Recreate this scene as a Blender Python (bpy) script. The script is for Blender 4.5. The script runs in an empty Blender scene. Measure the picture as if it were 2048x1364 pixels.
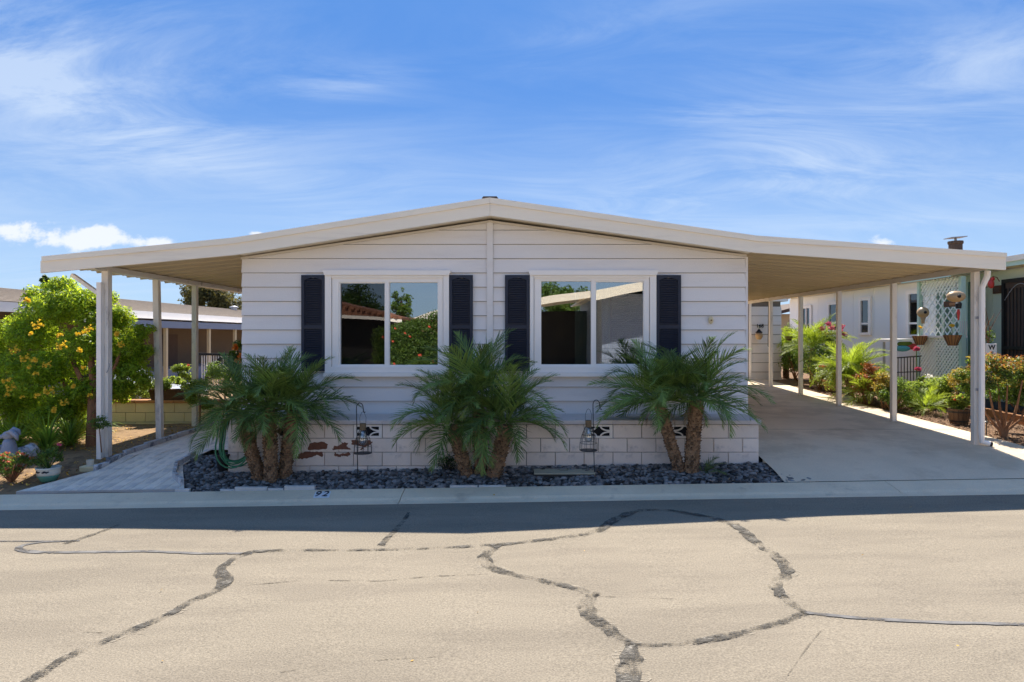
import bpy, math, random
import numpy as np
from mathutils import Vector, Matrix, Euler
random.seed(7)
S = bpy.context.scene
COL = S.collection
CZ, CX, HY, F = 2.04, 1043.0, 672.0, 1300.0     # eye height, vanishing point, horizon row, focal length (photo pixels)

# ------------------------------------------------------------------ camera, light, exposure
cam = bpy.data.cameras.new('camera'); camo = bpy.data.objects.new('camera', cam); COL.objects.link(camo)
camo.location = (0, 0, CZ); camo.rotation_euler = (math.radians(90), 0, 0)
cam.sensor_width = 36; cam.lens = F/2048*36
cam.shift_x = -(CX-1024)/2048; cam.shift_y = -(682-HY)/2048
cam.clip_start = .05; cam.clip_end = 3000
S.camera = camo
SUN_EL, SUN_AZ = math.radians(55.2), math.radians(2.0)
SKY_STRENGTH, SUN_STRENGTH = 0.098, 4.1
S.render.engine = 'CYCLES'; S.cycles.max_bounces = 12; S.cycles.diffuse_bounces = 8; S.cycles.transparent_max_bounces = 16
S.view_settings.view_transform = 'Standard'; S.view_settings.look = 'None'
S.view_settings.exposure = 1.2; S.view_settings.gamma = 1; S.view_settings.use_curve_mapping = False

def nn(nt, typ, **kw):
    n = nt.nodes.new(typ)
    for k, v in kw.items():
        if k == 'ins':
            for a, b in v.items():
                if isinstance(b, bpy.types.NodeSocket): nt.links.new(b, n.inputs[a])
                else: n.inputs[a].default_value = b
        else: setattr(n, k, v)
    return n
def mth(nt, op, a, b=0.0, c=0.0, clamp=False):
    n = nn(nt, 'ShaderNodeMath', operation=op, use_clamp=clamp, ins={0: a, 1: b, 2: c}); return n.outputs[0]

W_ = bpy.data.worlds.new('World'); S.world = W_; W_.use_nodes = True
nt = W_.node_tree; nt.nodes.clear()
sky = nn(nt, 'ShaderNodeTexSky', sky_type='NISHITA', sun_disc=False, sun_elevation=SUN_EL, sun_rotation=SUN_AZ, air_density=1.0, dust_density=.35, ozone_density=2.2, altitude=200)
gen = nn(nt, 'ShaderNodeTexCoord').outputs['Generated']
sp = nn(nt, 'ShaderNodeSeparateXYZ', ins={0: gen}); x, y, z = sp.outputs
ym = mth(nt, 'MAXIMUM', y, .02); u = mth(nt, 'DIVIDE', x, ym); v = mth(nt, 'DIVIDE', z, ym)
zz = mth(nt, 'ADD', mth(nt, 'MAXIMUM', z, 0), .16)
plan = nn(nt, 'ShaderNodeCombineXYZ', ins={0: mth(nt, 'DIVIDE', x, zz), 1: mth(nt, 'DIVIDE', y, zz), 2: 0.0}).outputs[0]
def wnoise(vec, scale, rot, st, detail=6, rough=.6, dist=0.0):
    m = nn(nt, 'ShaderNodeMapping', ins={'Vector': vec, 'Rotation': (0, 0, rot), 'Scale': st})
    return nn(nt, 'ShaderNodeTexNoise', ins={'Vector': m.outputs[0], 'Scale': scale, 'Detail': detail, 'Roughness': rough, 'Distortion': dist}).outputs[0]
def sstep(val, a, b):
    return nn(nt, 'ShaderNodeMapRange', interpolation_type='SMOOTHSTEP', ins={0: val, 1: a, 2: b, 3: 0.0, 4: 1.0}).outputs[0]
st1 = wnoise(plan, 1.5, .75, (.7, 1.7, 1), 12, .66, 1.1)
st2 = wnoise(plan, .55, .3, (1, 1, 1), 3, .5, .3)
def blob(px, py, rx, ry, rot=0.0):
    du = mth(nt, 'SUBTRACT', u, (px-CX)/F); dv = mth(nt, 'SUBTRACT', v, (HY-py)/F)
    c, s = math.cos(rot), math.sin(rot)
    a = mth(nt, 'ADD', mth(nt, 'MULTIPLY', du, c), mth(nt, 'MULTIPLY', dv, s))
    b = mth(nt, 'SUBTRACT', mth(nt, 'MULTIPLY', dv, c), mth(nt, 'MULTIPLY', du, s))
    a = mth(nt, 'DIVIDE', a, rx/F); b = mth(nt, 'DIVIDE', b, ry/F)
    q = mth(nt, 'ADD', mth(nt, 'MULTIPLY', a, a), mth(nt, 'MULTIPLY', b, b))
    return mth(nt, 'EXPONENT', mth(nt, 'MULTIPLY', q, -1.0))
def addall(l):
    r = l[0]
    for k in l[1:]: r = mth(nt, 'ADD', r, k)
    return r
front = sstep(y, .0, .2)
cir = addall([mth(nt, 'MULTIPLY', blob(*b[:5]), b[5]) for b in [
    (60, 90, 420, 130, -.15, .55), (250, 240, 520, 70, -.42, .7), (1960, 140, 330, 80, .12, .5), (1150, 75, 110, 22, 0, .35),
    (720, 165, 130, 30, .15, .5), (1450, 225, 130, 28, -.1, .45), (1700, 330, 420, 90, .18, .35), (2010, 360, 60, 14, 0, .9), (1950, 455, 260, 40, 0, .45), (1350, 400, 500, 60, .1, .25)]])
cir = mth(nt, 'ADD', mth(nt, 'MULTIPLY', cir, front), mth(nt, 'MULTIPLY', sstep(st2, .34, .66), .60))
cirr = mth(nt, 'MULTIPLY', sstep(st1, .30, .74), cir, clamp=True)
uv = nn(nt, 'ShaderNodeCombineXYZ', ins={0: u, 1: v, 2: 0.0}).outputs[0]
cn = wnoise(uv, 30, 0, (1, 1.3, 1), 9, .62)
cum = addall([blob(*b) for b in [(40, 462, 68, 20), (160, 486, 75, 20), (200, 468, 45, 18), (205, 470, 40, 14), (308, 486, 45, 13), (1766, 486, 34, 12), (518, 468, 20, 6)]])
cum = mth(nt, 'MULTIPLY', mth(nt, 'MULTIPLY', sstep(mth(nt, 'ADD', cum, mth(nt, 'MULTIPLY', mth(nt, 'SUBTRACT', cn, .5), 2.4)), .30, .95), front), sstep(cum, .05, .25))
hz = mth(nt, 'MULTIPLY', sstep(z, .32, .0), .45)      # pale air low down
tint = nn(nt, 'ShaderNodeMix', data_type='RGBA', blend_type='MULTIPLY', ins={0: 1.0, 6: sky.outputs[0], 7: (.30, .42, .68, 1)})
gr = nn(nt, 'ShaderNodeMix', data_type='RGBA', ins={0: sstep(z, .0, .40), 6: (2.35, 3.25, 4.2, 1), 7: (.46, 1.38, 3.4, 1)})
m0 = nn(nt, 'ShaderNodeMix', data_type='RGBA', ins={0: .78, 6: tint.outputs[2], 7: gr.outputs[2]})
m1 = nn(nt, 'ShaderNodeMix', data_type='RGBA', ins={0: mth(nt, 'MULTIPLY', cirr, .66), 6: m0.outputs[2], 7: (3.3, 3.85, 4.6, 1)})
m2 = nn(nt, 'ShaderNodeMix', data_type='RGBA', ins={0: mth(nt, 'MULTIPLY', cum, .8), 6: m1.outputs[2], 7: (4.5, 4.6, 4.9, 1)})
bg = nn(nt, 'ShaderNodeBackground', ins={0: m2.outputs[2], 1: SKY_STRENGTH})
nt.links.new(bg.outputs[0], nn(nt, 'ShaderNodeOutputWorld').inputs[0])
sl = bpy.data.lights.new('sun', 'SUN'); sl.energy = SUN_STRENGTH; sl.angle = math.radians(.5); sl.color = (1, .93, .82)
so = bpy.data.objects.new('sun', sl); COL.objects.link(so)
sd = Vector((math.sin(SUN_AZ)*math.cos(SUN_EL), math.cos(SUN_AZ)*math.cos(SUN_EL), math.sin(SUN_EL)))
so.rotation_euler = sd.to_track_quat('Z', 'Y').to_euler(); so.location = (0, 5, 30)

# ------------------------------------------------------------------ helpers
def X_(px, d): return (px-CX)/F*d
def Z_(py, d): return CZ-(py-HY)/F*d
def W(px, py, d): return Vector((X_(px, d), d, Z_(py, d)))

def mat(name, col, var=.12, scale=3.0, grain=.08, gscale=60, rough=.85, bump=.15, bscale=80, stretch=(1, 1, 1), rnd=0.0, island=0.0, spec=.35, metal=0.0, col2=None, c2=(.5, .62), c2scale=4.0, trans=0.0, tcol=None, gen=False):
    m = bpy.data.materials.new(name); m.use_nodes = True
    t = m.node_tree; t.nodes.clear()
    co = nn(t, 'ShaderNodeTexCoord').outputs['Object']
    mp = nn(t, 'ShaderNodeMapping', ins={'Vector': co, 'Scale': stretch}).outputs[0]
    n1 = nn(t, 'ShaderNodeTexNoise', ins={'Vector': mp, 'Scale': scale, 'Detail': 5.0, 'Roughness': .6}).outputs[0]
    n2 = nn(t, 'ShaderNodeTexNoise', ins={'Vector': co, 'Scale': gscale, 'Detail': 3.0}).outputs[0]
    f = mth(t, 'ADD', mth(t, 'MULTIPLY', mth(t, 'SUBTRACT', n1, .5), var*4), mth(t, 'MULTIPLY', mth(t, 'SUBTRACT', n2, .5), grain*4))
    if rnd:
        f = mth(t, 'ADD', f, mth(t, 'MULTIPLY', mth(t, 'SUBTRACT', nn(t, 'ShaderNodeObjectInfo').outputs['Random'], .5), rnd*2))
    if island:
        f = mth(t, 'ADD', f, mth(t, 'MULTIPLY', mth(t, 'SUBTRACT', nn(t, 'ShaderNodeNewGeometry').outputs['Random Per Island'], .5), island*2))
    k = mth(t, 'MAXIMUM', mth(t, 'ADD', f, 1.0), .15)
    base = (*col, 1)
    if col2:
        n3 = nn(t, 'ShaderNodeTexNoise', ins={'Vector': mp, 'Scale': c2scale, 'Detail': 6.0, 'Roughness': .65}).outputs[0]
        mr = nn(t, 'ShaderNodeMapRange', interpolation_type='SMOOTHSTEP', ins={0: n3, 1: c2[0], 2: c2[1]}).outputs[0]
        base = nn(t, 'ShaderNodeMix', data_type='RGBA', ins={0: mr, 6: base, 7: (*col2, 1)}).outputs[2]
    kv = nn(t, 'ShaderNodeCombineColor', ins={0: k, 1: k, 2: k}).outputs[0]
    c = nn(t, 'ShaderNodeMix', data_type='RGBA', blend_type='MULTIPLY', ins={0: 1.0, 6: base, 7: kv}).outputs[2]
    b = nn(t, 'ShaderNodeBsdfPrincipled', ins={'Base Color': c, 'Roughness': rough, 'Metallic': metal, 'Specular IOR Level': spec})
    if bump:
        nb = nn(t, 'ShaderNodeTexNoise', ins={'Vector': co, 'Scale': bscale, 'Detail': 4.0}).outputs[0]
        t.links.new(nn(t, 'ShaderNodeBump', ins={'Strength': bump, 'Distance': .02, 'Height': nb}).outputs[0], b.inputs['Normal'])
    sh = b.outputs[0]
    if trans:
        tc = nn(t, 'ShaderNodeMix', data_type='RGBA', blend_type='MULTIPLY', ins={0: 1.0, 6: (*(tcol or col), 1), 7: kv}).outputs[2]
        tr = nn(t, 'ShaderNodeBsdfTranslucent', ins={0: tc})
        sh = nn(t, 'ShaderNodeMixShader', ins={0: trans, 1: sh, 2: tr.outputs[0]}).outputs[0]
    t.links.new(sh, nn(t, 'ShaderNodeOutputMaterial').inputs[0])
    return m

def tag(o, label=None, cat=None, group=None, kind=None):
    if label: o['label'] = label
    if cat: o['category'] = cat
    if group: o['group'] = group
    if kind: o['kind'] = kind
    return o
def thing(name, label, cat, loc=(0, 0, 0), group=None):
    o = bpy.data.objects.new(name, None); o.empty_display_size = .1; COL.objects.link(o); o.location = loc
    return tag(o, label, cat, group)
def link(name, me, parent=None, local=False):
    o = bpy.data.objects.new(name, me); COL.objects.link(o)
    if parent is not None:
        o.parent = parent
        if not local:
            r = parent; M = Matrix.Identity(4)
            chain = []
            while r is not None: chain.append(r); r = r.parent
            for r in reversed(chain): M = M @ r.matrix_parent_inverse @ r.matrix_basis
            o.matrix_parent_inverse = M.inverted()
    return o

class MB:
    def __init__(s): s.v = []; s.f = []
    def add(s, vs, fs):
        n = len(s.v); s.v += [tuple(p) for p in vs]; s.f += [tuple(i+n for i in f) for f in fs]; return s
    def box(s, x0, x1, y0, y1, z0, z1):
        return s.add([(x0, y0, z0), (x1, y0, z0), (x1, y1, z0), (x0, y1, z0), (x0, y0, z1), (x1, y0, z1), (x1, y1, z1), (x0, y1, z1)],
                     [(0, 3, 2, 1), (4, 5, 6, 7), (0, 1, 5, 4), (1, 2, 6, 5), (2, 3, 7, 6), (3, 0, 4, 7)])
    def bbox(s, x0, x1, y0, y1, z0, z1, b=.006):     # box with chamfered front (-y) edges
        s.add([(x0, y1, z0), (x1, y1, z0), (x1, y1, z1), (x0, y1, z1), (x0, y0+b, z0), (x1, y0+b, z0), (x1, y0+b, z1), (x0, y0+b, z1),
               (x0+b, y0, z0+b), (x1-b, y0, z0+b), (x1-b, y0, z1-b), (x0+b, y0, z1-b)],
              [(0, 3, 2, 1), (8, 9, 10, 11), (4, 5, 9, 8), (5, 6, 10, 9), (6, 7, 11, 10), (7, 4, 8, 11), (0, 1, 5, 4), (1, 2, 6, 5), (2, 3, 7, 6), (3, 0, 4, 7)])
        return s
    def obox(s, a, b, w, h, up=(0, 0, 1)):           # beam from a to b
        a, b = Vector(a), Vector(b); d = (b-a).normalized(); u_ = Vector(up); r = d.cross(u_)
        if r.length < 1e-4: r = d.cross(Vector((1, 0, 0)))
        r.normalize(); q = r.cross(d).normalized(); r *= w/2; q *= h/2
        return s.add([a-r-q, a+r-q, a+r+q, a-r+q, b-r-q, b+r-q, b+r+q, b-r+q], [(0, 1, 2, 3), (7, 6, 5, 4), (0, 4, 5, 1), (1, 5, 6, 2), (2, 6, 7, 3), (3, 7, 4, 0)])
    def prism(s, poly, y0, y1, axis='y'):            # poly of (x,z) extruded along y / (x,y) along z / (y,z) along x
        n = len(poly); mk = {'y': lambda p, t: (p[0], t, p[1]), 'z': lambda p, t: (p[0], p[1], t), 'x': lambda p, t: (t, p[0], p[1])}[axis]
        vs = [mk(p, y0) for p in poly]+[mk(p, y1) for p in poly]
        return s.add(vs, [tuple(range(n)), tuple(range(2*n-1, n-1, -1))]+[(i, i+n, (i+1) % n+n, (i+1) % n) for i in range(n)])
    def tube(s, pts, r, n=8, cap=True):
        pts = [Vector(p) for p in pts]; m = len(pts); rs = r if isinstance(r, (list, tuple)) else [r]*m
        prev = None; vs = []
        for i, p in enumerate(pts):
            d = (pts[min(i+1, m-1)]-pts[max(i-1, 0)]).normalized()
            if prev is None: a = d.cross(Vector((0, 0, 1)) if abs(d.z) < .9 else Vector((1, 0, 0))).normalized()
            else: a = (prev-d*prev.dot(d)).normalized()
            prev = a; b = d.cross(a)
            vs += [p+(a*math.cos(2*math.pi*k/n)+b*math.sin(2*math.pi*k/n))*rs[i] for k in range(n)]
        fs = [(i*n+k, i*n+(k+1) % n, (i+1)*n+(k+1) % n, (i+1)*n+k) for i in range(m-1) for k in range(n)]
        if cap: fs += [tuple(range(n-1, -1, -1)), tuple(range((m-1)*n, m*n))]
        return s.add(vs, fs)
    def lathe(s, prof, c=(0, 0, 0), n=20, sx=1, sy=1):
        c = Vector(c); m = len(prof)
        vs = [(c.x+r*math.cos(2*math.pi*k/n)*sx, c.y+r*math.sin(2*math.pi*k/n)*sy, c.z+z) for r, z in prof for k in range(n)]
        fs = [(i*n+k, i*n+(k+1) % n, (i+1)*n+(k+1) % n, (i+1)*n+k) for i in range(m-1) for k in range(n)]
        fs += [tuple(range(n-1, -1, -1)), tuple(range((m-1)*n, m*n))]
        return s.add(vs, fs)
    def ball(s, c, r, n=10, m=7, sc=(1, 1, 1)):
        prof = [(math.sin(math.pi*(i+.001)/(m-.998))*r if 0 < i < m-1 else .001, -math.cos(math.pi*i/(m-1))*r*sc[2]) for i in range(m)]
        return s.lathe(prof, c, n, sc[0], sc[1])
    def mesh(s, name, m, smooth=False):
        me = bpy.data.meshes.new(name); me.from_pydata([tuple(p) for p in s.v], [], s.f); me.materials.append(m)
        if smooth: me.polygons.foreach_set('use_smooth', [True]*len(me.polygons))
        me.update(); return me
    def build(s, name, m, parent=None, smooth=False, local=False):
        return link(name, s.mesh(name, m, smooth), parent, local)

def npmesh(name, V, Fc, m, k=4):
    me = bpy.data.meshes.new(name); nf = len(Fc)
    me.vertices.add(len(V)); me.vertices.foreach_set('co', V.astype(np.float32).ravel())
    me.loops.add(nf*k); me.loops.foreach_set('vertex_index', Fc.astype(np.int32).ravel())
    me.polygons.add(nf); me.polygons.foreach_set('loop_start', np.arange(0, nf*k, k, dtype=np.int32))
    try: me.polygons.foreach_set('loop_total', np.full(nf, k, dtype=np.int32))
    except Exception: pass
    me.materials.append(m); me.update(calc_edges=True); me.validate(); return me
def unit(a): return a/np.maximum(np.linalg.norm(a, axis=1, keepdims=True), 1e-6)
def leaves(clumps, n, L, wd, seed=0, out=.6, up=.5, shell=.45, fold=.25):
    """leaf-sized folded quads spread through ellipsoid clumps (cx,cy,cz,rx,ry,rz)"""
    R = np.random.default_rng(seed); C = np.array(clumps, float)
    vol = (C[:, 3]*C[:, 4]*C[:, 5])**.67; idx = R.choice(len(C), n, p=vol/vol.sum())
    d = unit(R.normal(size=(n, 3))); r = shell+(1-shell)*R.random(n)**.7
    r *= 1+.18*np.sin(d[:, 0]*7+idx)*np.sin(d[:, 2]*6+idx*2)
    P = C[idx, :3]+d*C[idx, 3:6]*r[:, None]
    nor = unit(d*out+np.array([0, 0, up])+R.normal(size=(n, 3))*.65)
    t = unit(np.cross(nor, R.normal(size=(n, 3)))); t[:, 2] -= .25; t = unit(t); b = unit(np.cross(nor, t))
    l = (L*(.6+.8*R.random(n)))[:, None]; w = l*wd/L
    V = np.stack([P-t*l*.5, P+b*w*.5+nor*w*fold, P+t*l*.5, P-b*w*.5+nor*w*fold], 1).reshape(-1, 3)
    return V, np.arange(n*4).reshape(n, 4)
def foliage(name, clumps, n, L, wd, m, parent=None, **k):
    V, Fc = leaves(clumps, n, L, wd, **k); return link(name, npmesh(name, V, Fc, m), parent)
def clumpy(c, r, n, rr, seed, flat=1.0):
    """n clumps scattered through an ellipsoid"""
    R = random.Random(seed); out = []
    for i in range(n):
        while True:
            p = [R.uniform(-1, 1) for _ in range(3)]; q = sum(a*a for a in p)
            if q < 1: break
        k = rr*R.uniform(.6, 1.3)
        out.append((c[0]+p[0]*r[0]*.85, c[1]+p[1]*r[1]*.85, c[2]+p[2]*r[2]*.85, k, k, k*flat))
    return out
def blades(mb, c, n, L, w, seed, el=(20, 85), droop=1.1, seg=4):
    R = random.Random(seed); c = Vector(c)
    for i in range(n):
        a = R.uniform(0, 2*math.pi); e = math.radians(R.uniform(*el)); l = L*R.uniform(.6, 1.15); h = Vector((math.cos(a), math.sin(a), 0)); sd_ = Vector((-math.sin(a), math.cos(a), 0))
        p = c+h*R.uniform(0, .04); vs = []
        for k in range(seg+1):
            ww = w*(1-(k/seg)**2)*.5+.0008
            vs += [p-sd_*ww, p+sd_*ww]; p = p+(h*math.cos(e)+Vector((0, 0, math.sin(e))))*l/seg; e -= droop/seg*R.uniform(.7, 1.3)
        mb.add(vs, [(2*k, 2*k+1, 2*k+3, 2*k+2) for k in range(seg)])
    return mb
def clone(root, loc=None, label=None, rotz=None):
    r = root.copy(); COL.objects.link(r)
    if loc is not None: r.location = loc
    if rotz is not None: r.rotation_euler.z = rotz
    if label: r['label'] = label
    for ch in list(root.children):
        c = ch.copy(); COL.objects.link(c); c.parent = r
        for g in ch.children:
            d = g.copy(); COL.objects.link(d); d.parent = c
    return r
def text(name, body, size, m, parent, M, ext=.001, off=0.0, font=None):
    cu = bpy.data.curves.new(name, 'FONT'); cu.body = body; cu.size = size; cu.extrude = ext; cu.offset = off; cu.align_x = 'CENTER'; cu.align_y = 'CENTER'
    t = bpy.data.objects.new(name, cu); me = bpy.data.meshes.new_from_object(t); bpy.data.objects.remove(t)
    me.materials.clear(); me.materials.append(m); me.transform(M)
    return link(name, me, parent)

# ------------------------------------------------------------------ materials
M = {}
M['road'] = mat('road', (.262, .222, .166), .075, .8, .30, 75, .92, .5, 95, stretch=(.35, 1.6, 1), col2=(.225, .19, .143), c2=(.42, .62), c2scale=1.1)
M['kerb'] = mat('kerb', (.80, .65, .46), .08, 2.5, .10, 90, .9, .3, 90, col2=(.60, .48, .34), c2=(.55, .75), c2scale=3)
M['drive'] = mat('drive', (.72, .59, .43), .13, .7, .08, 70, .88, .25, 70, col2=(.60, .48, .34), c2=(.46, .62), c2scale=1.0)
M['dirt'] = mat('dirt', (.26, .165, .085), .2, 3, .2, 40, .95, .8, 40, col2=(.15, .09, .05), c2=(.5, .65), c2scale=5)
M['soil'] = mat('soil', (.05, .045, .04), .2, 6, .2, 60, .95, .6, 50)
M['mulch'] = mat('mulch', (.20, .12, .07), .25, 6, .3, 50, .95, .8, 60, island=.6)
M['grass'] = mat('ground', (.16, .14, .07), .2, 1, .2, 20, .95, .5, 20)
M['siding'] = mat('siding', (.80, .757, .72), .03, 1.2, .035, 130, .6, .12, 60, stretch=(.4, 1, 3), rnd=.03, col2=(.75, .70, .66), c2=(.5, .75), c2scale=2)
M['block'] = mat('block', (.88, .775, .69), .05, 3, .05, 120, .8, .35, 90, rnd=.06, col2=(.62, .55, .51), c2=(.55, .75), c2scale=5)
M['mortar_and_gap_shade'] = mat('mortar_and_gap_shade', (.17, .155, .15), .1, 6, .1, 80)  # block joints, and the dark backing that puts shade into siding gaps
M['cap'] = mat('cap', (.62, .56, .52), .08, 4, .06, 90, .75, .3, 80, rnd=.05, col2=(.42, .39, .37), c2=(.58, .72), c2scale=7)
M['brickred'] = mat('brickred', (.22, .10, .065), .2, 14, .2, 90, .95, .6, 90)
M['fascia'] = mat('fascia', (.88, .79, .65), .035, 1.3, .03, 120, .55, .08, 70, stretch=(.3, 1, 4), col2=(.79, .70, .58), c2=(.52, .72), c2scale=2.2)
M['trimwarm'] = mat('trimwarm', (.62, .56, .48), .05, 2, .03, 120, .6, .08, 70)
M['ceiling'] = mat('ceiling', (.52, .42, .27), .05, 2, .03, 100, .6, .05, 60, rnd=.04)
M['white'] = mat('white', (.92, .86, .79), .02, 3, .02, 100, .45, .05, 60)
M['vinyl'] = mat('vinyl', (.92, .87, .81), .015, 3, .01, 100, .35, .02, 60)
M['post'] = mat('post', (.82, .76, .68), .05, 3, .03, 100, .5, .08, 60, stretch=(1, 1, .3), col2=(.50, .46, .42), c2=(.56, .72), c2scale=5)
M['shutter'] = mat('shutter', (.022, .027, .045), .08, 4, .05, 100, .5, .1, 80)
M['darkvoid'] = mat('darkvoid', (.012, .012, .014), .1, 3, .0, 50, .9, 0)
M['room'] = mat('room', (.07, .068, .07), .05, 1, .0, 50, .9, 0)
M['curtain'] = mat('curtain', (.50, .60, .55), .05, 3, .02, 100, .8, .1, 40)
M['blind'] = mat('blind', (.60, .60, .56), .03, 3, .02, 100, .6, 0)
M['screen'] = mat('screen', (.02, .022, .026), .05, 4, .15, 300, .9, 0)
M['cream'] = mat('cream', (.72, .60, .36), .05, 3, .03, 90, .5, .05)
M['iron'] = mat('iron', (.018, .018, .018), .1, 10, .1, 100, .45, .1)
M['wire'] = mat('wire', (.07, .065, .06), .1, 10, .1, 100, .45, .1)
M['rust'] = mat('rust', (.20, .10, .05), .2, 14, .15, 100, .8, .3)
M['cork'] = mat('cork', (.20, .14, .08), .2, 20, .15, 100, .9, .3)
M['pebble'] = mat('pebble', (.15, .145, .143), .1, 6, .1, 120, .55, .25, 90, island=.95, spec=.4)
M['trunk'] = mat('palmtrunk', (.27, .17, .10), .2, 10, .2, 70, .95, .6, 60, island=.55)
M['frond'] = mat('frond', (.155, .23, .055), .1, 3, .0, 50, .5, 0, island=.40, rnd=.28, spec=.45, trans=.22, tcol=(.16, .30, .04))
M['rachis'] = mat('rachis', (.12, .17, .05), .1, 3, .0, 50, .5, 0)
M['sfrond'] = mat('yellowgreen_frond', (.22, .30, .035), .1, 3, .0, 50, .5, 0, island=.4, rnd=.2, trans=.45, tcol=(.42, .52, .04))  # yellow-green leaf colour of the garden palms
M['tecoma'] = mat('tecoma', (.17, .29, .028), .1, 3, .0, 50, .5, 0, island=.5, trans=.5, tcol=(.60, .72, .04))
M['yflower'] = mat('yflower', (.82, .60, .07), .08, 9, .0, 50, .6, 0, trans=.35, tcol=(.9, .6, .03))
M['bark'] = mat('bark', (.26, .13, .065), .2, 7, .2, 50, .95, .6, 50, stretch=(1, 1, .3))
M['dgreen'] = mat('dgreen', (.045, .085, .022), .1, 3, .0, 50, .5, 0, island=.5, trans=.35, tcol=(.16, .26, .03))
M['mgreen'] = mat('mgreen', (.09, .155, .035), .1, 3, .0, 50, .5, 0, island=.5, trans=.4, tcol=(.26, .38, .04))
M['lgreen'] = mat('lgreen', (.20, .28, .05), .1, 3, .0, 50, .5, 0, island=.45, trans=.45, tcol=(.42, .52, .07))
M['strap'] = mat('strap', (.15, .26, .045), .1, 3, .0, 50, .4, 0, island=.5, trans=.45, tcol=(.5, .65, .07))
M['treefar'] = mat('treefar', (.085, .085, .03), .1, 1, .0, 50, .7, 0, island=.5, trans=.3, tcol=(.26, .22, .05))
M['rosy'] = mat('rosy', (.36, .14, .055), .1, 3, .0, 50, .5, 0, island=.5, trans=.4, tcol=(.62, .22, .05))
M['olive'] = mat('olive', (.30, .25, .05), .1, 3, .0, 50, .5, 0, island=.5, trans=.4, tcol=(.55, .38, .05))
M['redfl'] = mat('redfl', (.65, .09, .05), .1, 8, .0, 50, .6, 0, trans=.3, tcol=(.8, .15, .06))
M['pink'] = mat('pink', (.65, .12, .20), .1, 8, .0, 50, .6, 0, trans=.3)
M['orange'] = mat('orange', (.80, .28, .05), .1, 8, .0, 50, .6, 0, trans=.3)
M['coral'] = mat('coral', (.75, .18, .10), .1, 8, .0, 50, .6, 0, trans=.3)
M['whitefl'] = mat('whitefl', (.75, .72, .65), .1, 8, .0, 50, .6, 0, trans=.3)
M['litter'] = mat('litter', (.48, .27, .04), .1, 8, .0, 50, .7, 0, island=.6)
M['hose'] = mat('hose', (.055, .22, .11), .05, 5, .05, 60, .4, 0)
M['tileA'] = mat('tile', (.90, .78, .64), .08, 4, .05, 70, .55, .1, 50, rnd=.10, col2=(.64, .57, .50), c2=(.45, .6), c2scale=3.5, stretch=(2.5, 1, 1))
M['grout'] = mat('grout', (.40, .39, .38), .1, 6, .1, 80)
M['stone'] = mat('stone', (.50, .50, .51), .15, 6, .08, 70, .6, .3, 50, rnd=.2, col2=(.17, .18, .2), c2=(.5, .6), c2scale=6)
M['chalk'] = mat('chalk', (.62, .60, .57), .1, 6, .08, 70, .7, .3, 50)
M['yblock'] = mat('yblock', (.72, .60, .36), .08, 3, .07, 80, .9, .35, 80, rnd=.08)
M['terra'] = mat('terra', (.42, .20, .085), .12, 5, .08, 80, .85, .3, 60, rnd=.15)
M['rattan'] = mat('rattan', (.13, .07, .04), .2, 20, .2, 90, .85, .5, 60, rnd=.15)
M['barrel'] = mat('barrel', (.13, .08, .045), .2, 6, .15, 80, .8, .4, 60, stretch=(4, 4, .6), rnd=.3)
M['lid'] = mat('lid', (.42, .40, .30), .08, 4, .06, 90, .8, .2)
M['rabbit'] = mat('rabbit', (.30, .33, .40), .12, 9, .1, 90, .85, .5, 50)
M['ceramic'] = mat('ceramic', (.66, .62, .52), .04, 5, .03, 90, .25, .03)
M['glaze'] = mat('glaze', (.10, .27, .20), .08, 5, .05, 90, .22, .03)
M['blue'] = mat('bluefascia', (.20, .24, .33), .04, 2, .02, 90, .6, .05)
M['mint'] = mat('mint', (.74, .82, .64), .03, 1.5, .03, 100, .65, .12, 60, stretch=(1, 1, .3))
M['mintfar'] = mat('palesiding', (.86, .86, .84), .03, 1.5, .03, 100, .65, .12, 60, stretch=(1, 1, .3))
M['minttrim'] = mat('minttrim', (.50, .68, .58), .04, 3, .03, 100, .6, .08)
M['lattice'] = mat('lattice', (.88, .92, .87), .05, 5, .04, 100, .6, .08)
M['shingle'] = mat('shingle', (.27, .19, .125), .15, 5, .15, 60, .95, .6, 40, rnd=.25)
M['shingleg'] = mat('shinglegrey', (.40, .33, .26), .1, 5, .12, 60, .95, .6, 40, rnd=.15)
M['clay'] = mat('clay', (.26, .12, .075), .12, 5, .1, 60, .9, .3, rnd=.3)
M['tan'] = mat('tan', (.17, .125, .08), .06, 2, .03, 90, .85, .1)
M['beige'] = mat('beige', (.62, .50, .32), .04, 2, .03, 90, .85, .1)
M['brown'] = mat('brown', (.11, .075, .055), .1, 4, .05, 90, .8, .1)
M['metalgrey'] = mat('metalgrey', (.40, .40, .42), .06, 5, .04, 90, .4, .05, metal=.4)
M['silver'] = mat('silverpaint', (.55, .57, .60), .02, 2, .0, 90, .25, 0, metal=.3)
M['gourd'] = mat('gourd', (.50, .33, .17), .15, 6, .08, 90, .4, .1)
M['red'] = mat('red', (.55, .05, .04), .1, 6, .05, 90, .5, .05)
M['black'] = mat('black', (.015, .015, .016), .1, 6, .05, 90, .5, .05)
M['paint'] = mat('paint', (.80, .80, .80), .05, 9, .08, 120, .6, .2)
M['ink'] = mat('ink', (.02, .022, .03), .1, 9, .08, 120, .6, .1)
M['teal'] = mat('teal', (.10, .36, .42), .1, 6, .05, 90, .7, .05)

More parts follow.
